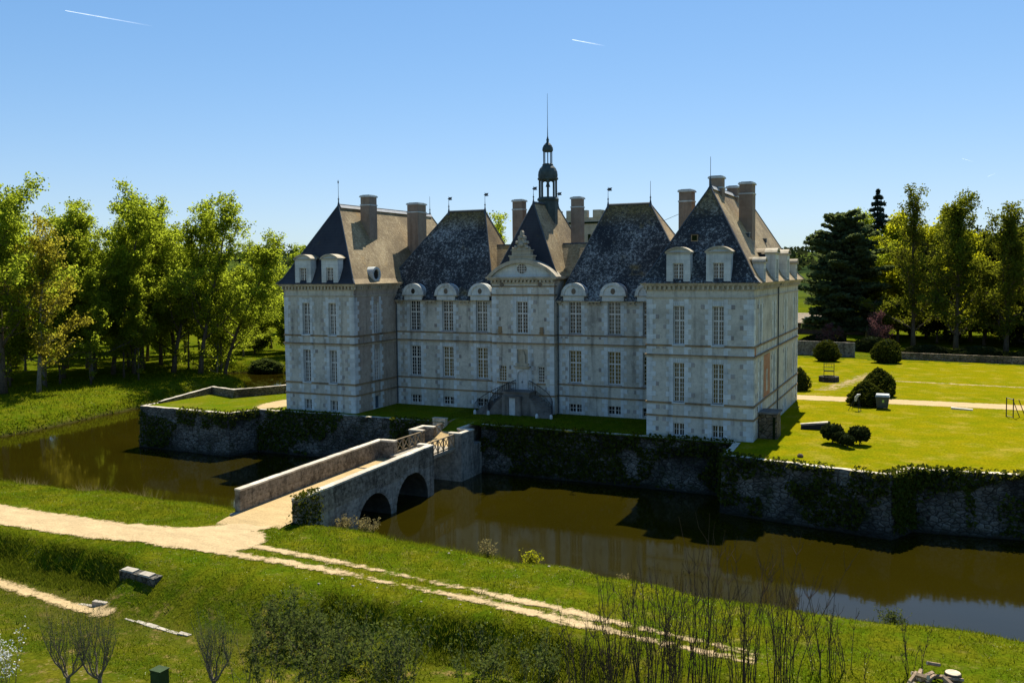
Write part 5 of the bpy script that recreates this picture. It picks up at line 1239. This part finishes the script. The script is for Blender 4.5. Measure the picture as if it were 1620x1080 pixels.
b = MB(); b.tube([(.7,-.45,.3),(1.35,-.45,.14)],.03,5); b.tube([(1.1,.4,.4),(1.5,.55,.14)],.03,5); b.build('axle_frame', M['cart_deck'], ct)
# metal stile / gate frame near the right edge
fr = empty('metal_gate_frame', (44.3, 22.5, 0), 'black metal post frame with raking stays at the right picture edge', 'gate frame'); b = MB()
for x, y in ((-.5,.3),(.05,-.3)): b.tube([(x,y,-.1),(x,y,1.9)], .05, 6)
b.tube([(-.5,.3,1.85),(.05,-.3,1.78)], .04, 5); b.tube([(-.5,.3,.1),(.05,-.3,.06)], .03, 5)
for x, y in ((.65,.25),(1.15,-.1)): b.tube([(x,y,0),(x-.65,y-.15,1.8)], .04, 5)
b.build('frame', M['iron'], fr)
sb = MB(); sb.hexa([(39.0,25.9,.0),(41.0,25.7,.0),(41.0,26.5,.0),(39.0,26.6,.0),(39.0,25.95,.18),(41.0,25.75,.10),(41.0,26.45,.10),(39.0,26.55,.18)]); tag(sb.build('stone_slab', M['coping_stone']), 'flat pale stone slab lying on the edge of the lawn path', 'slab')
sb = MB(); sb.lathe([(.05,0),(.22,.03),(.25,.14),(.14,.26),(.02,.28)], (27.9,-4.6,0), 9); tag(sb.build('stone', M['bark']), 'single small dark stone on the lawn near the wall edge', 'stone')

# ------------------------------------------------------------------ foreground
def shoots(name, x, y, n, h, seed, label, group, spread=.5, base_h=0, lean=.18, mat='twig', cat='shrub', rad=.022, buds=True, leaves=0, lmat='leaf_shrub', lsz=.05):
    r = np.random.default_rng(seed); z = hz(x, y); root = empty(name, (x, y, z), label, cat, group); b = MB(); C = []
    for i in range(n):
        a = r.uniform(0, 2*math.pi); rr = spread*r.uniform(0, 1)**.5; px, py = rr*math.cos(a), rr*math.sin(a); hh = h*r.uniform(.45, 1.0)
        dx, dy = r.normal(0, lean)*.6+px*.25, r.normal(0, lean)*.6+py*.25; p = []
        for k in range(7):
            f = k/6; p.append((px+dx*hh*f**1.4+r.normal(0, .018*h*.2), py+dy*hh*f**1.4+r.normal(0, .018*h*.2), -.1+hh*f))
        R0 = rad*(.6+.4*hh/h); b.tube(p, [R0*(1-.75*k/6) for k in range(7)], 4)
        for s_ in range(r.integers(5, 11)):
            f = r.uniform(.3, .97); k = int(f*6); q = np.array(p[k]); aa = r.uniform(0, 2*math.pi); L = hh*r.uniform(.06, .2)
            e = q+np.array([math.cos(aa)*L*.5, math.sin(aa)*L*.5, L]); b.tube([tuple(q), tuple((q+e)/2+np.array([math.cos(aa), math.sin(aa), 0])*L*.12), tuple(e)], [R0*.5, R0*.4, R0*.2], 3)
            C.append(e)
        for k in (3, 4, 5, 6): C.append(np.array(p[k]))
    b.build('branches', M[mat], root)
    if leaves:
        C = np.array(C); idx = r.integers(0, len(C), leaves); P = C[idx]+r.normal(0, .11, (leaves, 3))
        link('leaves', quads_mesh('leaves', leaf_quads(P, lsz, r), M[lmat]), root)
    elif buds:
        P = np.repeat(np.array(C), 2, 0); P = P+r.normal(0, .03, P.shape); link('crown', quads_mesh('crown', leaf_quads(P, .026, r), M['leaf_dark']), root)  # the buds on the twig tips and upper shoots
    return root
gc = 'bare coppice shoots in the foreground'
for i, (x, y, n, h, lab) in enumerate([(23.4,-41.3,9,3.9,'sparse bare shoots at the left end of the foreground coppice'),(24.9,-40.9,15,5.2,'tall bare shoot clump rising over the track end'),(26.3,-40.6,17,4.9,'thick bare shoot clump left of the middle of the coppice'),
   (27.5,-40.3,18,4.5,'densest low bare shoot clump in the coppice middle'),(28.6,-39.7,16,5.9,'tallest bare shoots reaching over the water reflection'),(30.1,-39.2,15,4.7,'bare shoot clump right of the tallest shoots'),(31.6,-38.5,15,5.0,'spreading bare shoots before the sky reflection in the moat'),
   (33.2,-37.4,9,3.7,'rightmost slanting bare shoots of the coppice'),(36.6,-36.0,5,2.4,'few thin bare shoots beside the log pile'),(34.4,-37.2,5,2.4,'short bare shoots between the coppice and the log pile')]):
    shoots('coppice_shrub', x, y, int(n*1.45), h*1.24, 100+i, lab, gc, .62, rad=.025)
gl = 'leafy young shrubs over the ditch'
for i, (x, y, n, h, lv, lab) in enumerate([(6.6,-41.2,26,1.9,900,'leafy grey green shrub nearest the ditch stones'),(8.3,-41.3,30,2.2,1100,'dense leafy shrub over the dark ditch bank'),(10.2,-41.6,28,2.0,1000,'leafy shrub between the two dense ditch shrubs'),(12.0,-42.2,26,1.9,1000,'low leafy shrub in the middle of the meadow'),(14.2,-42.0,26,1.8,900,'thin leafy shrub left of the dark bank hollow'),
   (12.6,-45.4,24,2.4,700,'straggling shrub at the bottom edge left of the coppice'),(15.8,-44.0,24,2.3,700,'straggling twiggy shrub at the bottom edge centre'),(18.6,-41.2,22,1.7,600,'shrub covering the dark hollow below the track'),(21.0,-40.6,20,1.8,600,'twiggy shrub right of the dark hollow'),(10.0,-46.3,20,2.2,500,'twiggy shrub at the bottom edge beside the second pollard')]):
    shoots('meadow_shrub', x, y, n, h*1.3, 200+i, lab, gl, 1.0, lean=.4, mat='twig_grey', rad=.014, leaves=int(lv*1.25), lsz=.085)
def pollard(x, y, seed, label, h=3.3):
    r = np.random.default_rng(seed); z = hz(x, y); root = empty('pollard_tree', (x, y, z), label, 'tree', 'bare pollards in the meadow'); b = MB(); C = []
    b.tube([(0,0,-.2),(.03,0,.3),(0,.03,.55)], [.12,.10,.09], 7)
    def shoot(p, d, L, rr):
        q = [p]; d = np.array(d, float)
        for i in range(5): d = d*np.array([.86,.86,1])+np.array([r.normal(0,.05), r.normal(0,.05), .12]); d /= np.linalg.norm(d); q.append(q[-1]+d*L/5)
        b.tube([tuple(x) for x in q], [rr,rr*.85,rr*.7,rr*.5,rr*.35,rr*.15], 4); C.extend(q[1:])
        for s_ in range(4):
            f = r.integers(1, 5); e = q[f]+np.array([r.normal(0,.14), r.normal(0,.14), r.uniform(.15,.45)]); b.tube([tuple(q[f]), tuple((q[f]+e)/2+r.normal(0,.02,3)), tuple(e)], [rr*.4,rr*.3,rr*.12], 3); C.append(e)
    for i in range(5):
        a = i*1.26+r.uniform(-.4, .4); L = r.uniform(.4, 1.0); p = np.array([0,.02,.5]); q = [p]
        for k in range(4): p = p+np.array([math.cos(a)*L/4+r.normal(0,.06), math.sin(a)*L/4*.8+r.normal(0,.06), .12+.08*k+r.normal(0,.04)]); q.append(p)
        b.tube([tuple(x) for x in q], [.06,.05,.042,.036,.03], 6)
        for k in (1,2,3,3,4,4,4,4):
            for j in range(2): aa = r.uniform(0,6.28); shoot(q[k], (math.cos(aa)*.5+math.cos(a)*.3, math.sin(aa)*.5, 1), (h-1.2)*r.uniform(.45,1), r.uniform(.007,.013))
    b.build('branches', M['twig_grey'], root); C = np.repeat(np.array(C), 2, 0); link('crown', quads_mesh('crown', leaf_quads(C+r.normal(0,.05,C.shape), .03, r), M['leaf_shrub']), root)  # the crown mesh is the buds along the shoots
pollard(2.6,-50.1,5,'leftmost bare pollard with upright shoots at the bottom edge',3.7); pollard(4.0,-49.6,6,'bare pollard just right of the leftmost one',3.8); pollard(8.6,-47.5,7,'denser pollard with many thin shoots right of the green post',3.6)
bl = shoots('blossom_shrub', -.6, -50.6, 14, 3.4, 300, 'white blossoming shrub at the bottom left corner', None, .5, lean=.35, mat='twig_grey', rad=.014, leaves=420, lmat='blossom', lsz=.05)
gpz = hz(6.2,-48.3); gpo = empty('marker_post', (6.25,-48.3,gpz), 'square green utility post standing between the pollards', 'post')
b = MB(); b.box(-.3,.3,-.25,.25,-.2,.95); b.box(-.33,.33,-.28,.28,.952,1.0); b.build('cabinet', M['green_post'], gpo); b = MB(); b.box(-.24,.24,-.262,-.252,.1,.88); b.build('door', M['green_post'], gpo)
# log pile and stump
lp = empty('log_pile', (37.2,-36.8,hz(37.2,-36.8)), 'heap of split pale logs at the bottom right', 'log pile'); r = np.random.default_rng(8)
for i in range(14):
    x, y = r.normal(0,.42), r.normal(0,.35); a = r.uniform(0,3.14); L = r.uniform(.25,.42); z = .06+.22*(i//6); t = r.uniform(-.6,.6); dv = Vector((math.cos(a)*math.cos(t), math.sin(a)*math.cos(t), math.sin(t)))*L; c = Vector((x,y,z+.1))
    b = MB(); b.tube([tuple(c-dv),tuple(c+dv)], r.uniform(.07,.12), 5, 0); b.m = [0]*5+[1,1]; b.build('log', [M['log_bark'], M['log_end']], lp)
sz = hz(38.1,-36.5); stp = empty('tree_stump', (38.05,-36.5,sz), 'dark sawn tree stump beside the log pile', 'stump'); b = MB(); b.lathe([(.42,-.1),(.34,.15),(.32,.5),(.31,.52)], (0,0,0), 12); b.build('bark', M['bark'], stp); b = MB(); b.lathe([(.3,.522),(.29,.54)], (0,0,0), 12); b.build('cut_face', M['log_end'], stp)
# old stone culvert and stone edging along the ditch
cu = empty('stone_culvert', (-4.6,-39.4,-3.6), 'low broken stone culvert over the ditch below the road', 'culvert'); zc = hz(-4.6,-38.9)
zb = [hz(-6.4,-38.7)+.06, hz(-3.2,-39.1)+.06]
b = MB(); b.hexa([(-6.4,-39.5,-5),(-3.2,-39.9,-5),(-3.2,-39.2,-5),(-6.4,-38.8,-5),(-6.4,-39.5,zb[0]),(-3.2,-39.9,zb[1]),(-3.2,-39.2,zb[1]),(-6.4,-38.8,zb[0])]); rel(b, 'wall', M['moat_rubble'], cu)
for x0,x1,y,z in ((-6.2,-5.2,-39.25,zb[0]),(-4.5,-3.6,-39.5,zb[1])):
    b = MB(); b.hexa([(x0,y-.3,z+.004),(x1,y-.36,z+.004),(x1,y+.2,z+.03),(x0,y+.25,z+.03),(x0,y-.28,z+.1),(x1,y-.33,z+.09),(x1,y+.16,z+.12),(x0,y+.2,z+.13)]); rel(b, 'capstone', M['rock'], cu)
def slabs(pts, w, name, label):
    root = empty(name, (pts[0][0], pts[0][1], hz(*pts[0])), label, 'kerb'); r = np.random.default_rng(int(abs(pts[0][0])*10))
    for (x0,y0),(x1,y1) in zip(pts, pts[1:]):
        L = math.hypot(x1-x0,y1-y0); k = max(1, int(L/.75))
        for i in range(k):
            f0, f1 = (i+.03)/k, (i+.97)/k; ax, ay, bx_, by = x0+(x1-x0)*f0, y0+(y1-y0)*f0, x0+(x1-x0)*f1, y0+(y1-y0)*f1; nx_, ny_ = -(by-ay)/L*k, (bx_-ax)/L*k; n_ = math.hypot(nx_, ny_); nx_, ny_ = nx_/n_*w/2, ny_/n_*w/2
            z = max(hz(ax,ay), hz(bx_,by))+r.uniform(.0,.05); b = MB(); nx_ *= r.uniform(.7,1.15); ny_ *= r.uniform(.7,1.15); p = [(ax-nx_,ay-ny_),(bx_-nx_,by-ny_),(bx_+nx_,by+ny_),(ax+nx_,ay+ny_)]
            b.hexa([(*q, z-.5) for q in p]+[(*q, z+r.uniform(-.015,.015)) for q in p]); rel(b, 'slab', M['rock'], root)
slabs([(-2.9,-42.1),(-1.2,-42.3),(.6,-42.5),(2.3,-42.6)], .3, 'stone_kerb', 'pale row of stone slabs crossing the meadow beside the ditch')
slabs([(-7.4,-41.5),(-5.3,-41.3)], .25, 'stone_kerb', 'short pale stone edging left of the culvert')
# stones on the bank
r = np.random.default_rng(12)
for i in range(24):
    if i < 16: x = 9+20*r.uniform(); y = -27.6+r.normal(0,1.3)
    else: x = 5+12*r.uniform(); y = -36.8+r.normal(0,.7)
    s_ = r.uniform(.05,.11); b = MB(); m = 6; pr = [(.02,-.05),(s_*r.uniform(.8,1.1),.0),(s_*r.uniform(.7,1),s_*.5),(.02,s_*.75)]; b.lathe(pr, (0,0,0), m, 0, r.uniform(0,3))
    o = b.build('bank_stone', M['rock']); o.location = (x, y, hz(x,y)-.01); o.scale = (r.uniform(.8,1.7),1,1); tag(o, 'small pale stone lying in the grass of the near bank', 'stone', 'pale stones scattered on the near bank')

# grass ---------------------------------------------------------------
def blades(name, X, Y, Zf, hgt, wid, seed, mat, label, lean=.45):
    r = np.random.default_rng(seed); n = len(X); a = r.uniform(0, 2*math.pi, n); h = hgt*r.uniform(.5, 1.3, n); w = wid*r.uniform(.6, 1.3, n); l = r.normal(0, lean, (n, 2))*h[:, None]
    Z = Zf(X, Y)-.02; V = np.empty((n, 3, 3)); V[:, 0] = np.column_stack([X-np.cos(a)*w, Y-np.sin(a)*w, Z]); V[:, 1] = np.column_stack([X+np.cos(a)*w, Y+np.sin(a)*w, Z]); V[:, 2] = np.column_stack([X+l[:, 0], Y+l[:, 1], Z+h])
    return tag(link(name, quads_mesh(name, V.reshape(-1, 3), M[mat], 3)), label, 'grass', kind='stuff')
r = np.random.default_rng(50)
def scatter(n, x0, x1, y0, y1, f):
    X, Y = r.uniform(x0, x1, n), r.uniform(y0, y1, n); k = f(X, Y); return X[k], Y[k]
okroad = lambda X, Y: (road_mask(X, Y)+vnoise(X, Y, 1.4, 2)*.5 < .0) & (dist_poly(X, Y, FP) > .35)
onland = lambda X, Y: HG(X, Y) > -4.55
ctr = lambda X, Y: (X > -45+ (Y+23)*.0)
X, Y = scatter(330000, -42, 47, -48, -21, lambda X, Y: okroad(X, Y) & onland(X, Y) & (vnoise(X, Y, .5, 5)+vnoise(X, Y, 1.9, 6)*.6+r.uniform(-.5, .5, len(X)) > -.12))
blades('grass', X, Y, HG, .15, .022, 51, 'blade', 'short spring grass on the near bank and meadow')
X, Y = scatter(60000, -30, 45, -41.5, -36.2, lambda X, Y: (HG(X, Y) < -2.7) & (Y > -40.5) & ((X < -6) | (X > 7.5)) & (vnoise(X, Y, .5, 19) > -.2) & (X < 25))
X, Y = scatter(26000, -42, 47, -48, -21, lambda X, Y: okroad(X, Y) & onland(X, Y) & (vnoise(X, Y, .35, 25)+vnoise(X, Y, 1.3, 26)*.7 > .22))
blades('tussock_grass', X, Y, HG, .27, .028, 57, 'blade_dark', 'darker taller tufts in the meadow and bank grass', .5)
X, Y = scatter(14000, -42, 47, -48, -24, lambda X, Y: okroad(X, Y) & onland(X, Y) & (vnoise(X, Y, .5, 35)+vnoise(X, Y, 2.1, 36)*.8 > .3))
blades('dry_grass', X, Y, HG, .14, .03, 58, 'blade_dry', 'straw coloured dry grass patches on the near bank', .8)
X, Y = scatter(60000, -30, 45, -41.5, -36.2, lambda X, Y: (HG(X, Y) < -2.7) & (Y > -40.5) & ((X < -6) | (X > 7.5)) & (vnoise(X, Y, .5, 19) > -.2) & (X < 25))
blades('ditch_grass', X, Y, HG, .34, .03, 52, 'blade_dark', 'long dark grass on the steep ditch side', .5)
X, Y = scatter(26000, -60, 47, -25.5, -21, lambda X, Y: onland(X, Y) & (HG(X, Y) < -3.8))
blades('waterside_grass', X, Y, HG, .5, .03, 53, 'blade', 'tufted grass along the near waterline', .55)
X, Y = scatter(2600, -60, -10, -24.8, -22, lambda X, Y: onland(X, Y) & (HG(X, Y) < -3.6) & (vnoise(X, Y*0, .3, 8) > 0))
blades('dry_reeds', X, Y, HG, 1.0, .02, 54, 'blade_dry', 'dry bleached reeds leaning over the water', .5)
X, Y = scatter(60000, -92, -62, -20, 62, lambda X, Y: onland(X, Y) & (HG(X, Y) < -2.2) & ((HG(X, Y) < -3.3) | (r.uniform(size=len(X)) < .25)))
blades('bank_grass', X, Y, HG, .42, .07, 55, 'blade', 'rough grass overhanging the left bank', .5)
X, Y = scatter(24000, -8, 22, -1.0, 8.0, lambda X, Y: ~((X > 13.8)) & ((Y > 1.6) | (X < -6.1) | (X > -3.2)))
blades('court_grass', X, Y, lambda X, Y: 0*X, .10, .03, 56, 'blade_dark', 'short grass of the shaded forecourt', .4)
def reed(x, y, n, h, seed, mat, name, label, sp=.4):
    rr = np.random.default_rng(seed); root = empty(name, (x, y, hz(x, y)), label, 'plant'); b = MB(); C = []
    for i in range(n):
        a = rr.uniform(0, 6.28); d = rr.uniform(0, sp); p0 = (math.cos(a)*d*.4, math.sin(a)*d*.4, -.05); hh = h*rr.uniform(.5, 1); p1 = (math.cos(a)*d*1.2, math.sin(a)*d*1.2, hh); pm = ((p0[0]+p1[0])*.42, (p0[1]+p1[1])*.42, hh*.6); b.tube([p0, pm, p1], [.014,.01,.004], 3)
        for k in range(5): f = rr.uniform(.4, 1); C.append((p0[0]+(p1[0]-p0[0])*f, p0[1]+(p1[1]-p0[1])*f, hh*f))
    b.build('stems', M['twig_grey'], root); C = np.repeat(np.array(C), 3, 0); link('leaves', quads_mesh('leaves', leaf_quads(C+rr.normal(0, .06, C.shape), .055, rr), M[mat]), root)
reed(13.9,-24.9,60,1.3,60,'leaf_bright','bank_plant','bright green leafy plant on the near waterline',.7); reed(10.6,-24.6,46,1.3,61,'blade_dry','bank_plant','pale dry grass tuft left of the bright waterline plant',.6)
reed(.2,-23.4,70,1.5,62,'blade_dry','bank_plant','dry straggling shrub below the small bridge arch',.9); reed(-1.0,-24.6,60,1.2,63,'blade_dry','bank_plant','dry bramble stems against the bridge wall',.8); reed(35.5,-26.6,50,1.2,64,'leaf_shrub','bank_plant','leafy tuft leaning over the water at the right',.9); reed(20.3,-25.6,26,.8,65,'blade_dry','bank_plant','small reed tuft on the waterline near the coppice',.4)

# ------------------------------------------------------------------ sky, light, camera
def contrail(a, c, rad, label):
    a, c = Vector(a), Vector(c); L = (c-a).length; me = MB(); n = 24; pts = [(i/n, 0, 0) for i in range(n+1)]
    me.tube(pts, [rad/L*(.35+.9*math.sin(math.pi*min(1, (i/n)*.5+.1)))*(1+.25*rnd.uniform(-1, 1)) for i in range(n+1)], 6)
    o = me.build('contrail', M['contrail']); x = (c-a).normalized(); y = x.orthogonal().normalized(); z = x.cross(y)
    m = Matrix((x, y, z)).transposed().to_4x4(); m.translation = a; o.matrix_world = m @ Matrix.Diagonal((L, L, L, 1)); tag(o, label, 'contrail')
contrail((-5285.7,4177.5,1798.1),(-4744.0,4425.9,1686.3),2.6,'long thin white contrail at the upper left of the sky')
contrail((-2190.0,5625.2,1571.0),(-1984.9,5719.1,1526.4),2.6,'short white contrail high above the bell lantern')
contrail((203.1,6700.4,746.8),(272.9,6731.9,724.8),0.8,'faint tiny contrail above the right trees')
contrail((359.5,6765.9,621.8),(416.8,6794.9,651.0),0.8,'faint tiny rising contrail at the right of the sky')
SKYK = (6.5, 9.0, 14.0)
w = bpy.data.worlds.new('World'); scene.world = w; w.use_nodes = True; nt = w.node_tree; bg = nt.nodes['Background']
sky = nt.nodes.new('ShaderNodeTexSky'); sky.sky_type = 'NISHITA'; sky.sun_disc = False
sdir = Vector((-.11, .68, 1)).normalized(); EL = math.asin(sdir.z); AZ = math.atan2(sdir.x, sdir.y)
sky.sun_elevation = EL; sky.sun_rotation = AZ; sky.air_density = 1.0; sky.dust_density = .15; sky.ozone_density = 4.0; sky.altitude = 0
hs = nt.nodes.new('ShaderNodeHueSaturation'); hs.inputs['Saturation'].default_value = 1.2; nt.links.new(sky.outputs[0], hs.inputs['Color'])
# soft shoulder so that the bright horizon keeps its pale blue: c*k/(c+k)
va = nt.nodes.new('ShaderNodeVectorMath'); va.operation = 'ADD'; va.inputs[1].default_value = SKYK; nt.links.new(hs.outputs[0], va.inputs[0])
vm = nt.nodes.new('ShaderNodeVectorMath'); vm.operation = 'MULTIPLY'; vm.inputs[1].default_value = SKYK; nt.links.new(hs.outputs[0], vm.inputs[0])
vd = nt.nodes.new('ShaderNodeVectorMath'); vd.operation = 'DIVIDE'; nt.links.new(vm.outputs[0], vd.inputs[0]); nt.links.new(va.outputs[0], vd.inputs[1]); nt.links.new(vd.outputs[0], bg.inputs[0]); bg.inputs[1].default_value = .107
sun = bpy.data.lights.new('sun', 'SUN'); sun.energy = 4.8; sun.angle = R(.53); sun.color = (1, .93, .80)
so = bpy.data.objects.new('sun', sun); COL.objects.link(so); so.rotation_euler = sdir.to_track_quat('Z', 'Y').to_euler()
cam = bpy.data.cameras.new('camera'); co = bpy.data.objects.new('camera', cam); COL.objects.link(co)
yaw, pit, rol = -.4415, -.0611, -.0092
fw = Vector((math.sin(yaw)*math.cos(pit), math.cos(yaw)*math.cos(pit), math.sin(pit))); rt = Vector((math.cos(yaw), -math.sin(yaw), 0)); up = rt.cross(fw)
r2 = rt*math.cos(rol)+up*math.sin(rol); u2 = up*math.cos(rol)-rt*math.sin(rol)
m = Matrix((r2, u2, -fw)).transposed().to_4x4(); m.translation = (37.0001, -76.3787, 14.6698); co.matrix_world = m
cam.sensor_width = 36; cam.lens = 36*1407.288/1620; cam.shift_y = -24.3/1620; cam.clip_start = .5; cam.clip_end = 30000
scene.camera = co
vs = scene.view_settings; vs.view_transform = 'Standard'; vs.look = 'None'; vs.gamma = 1; vs.use_curve_mapping = False; vs.exposure = .82
scene.render.engine = 'CYCLES'; cy = scene.cycles; cy.max_bounces = 8; cy.diffuse_bounces = 3; cy.glossy_bounces = 3; cy.transmission_bounces = 4; cy.transparent_max_bounces = 8; cy.use_denoising = True
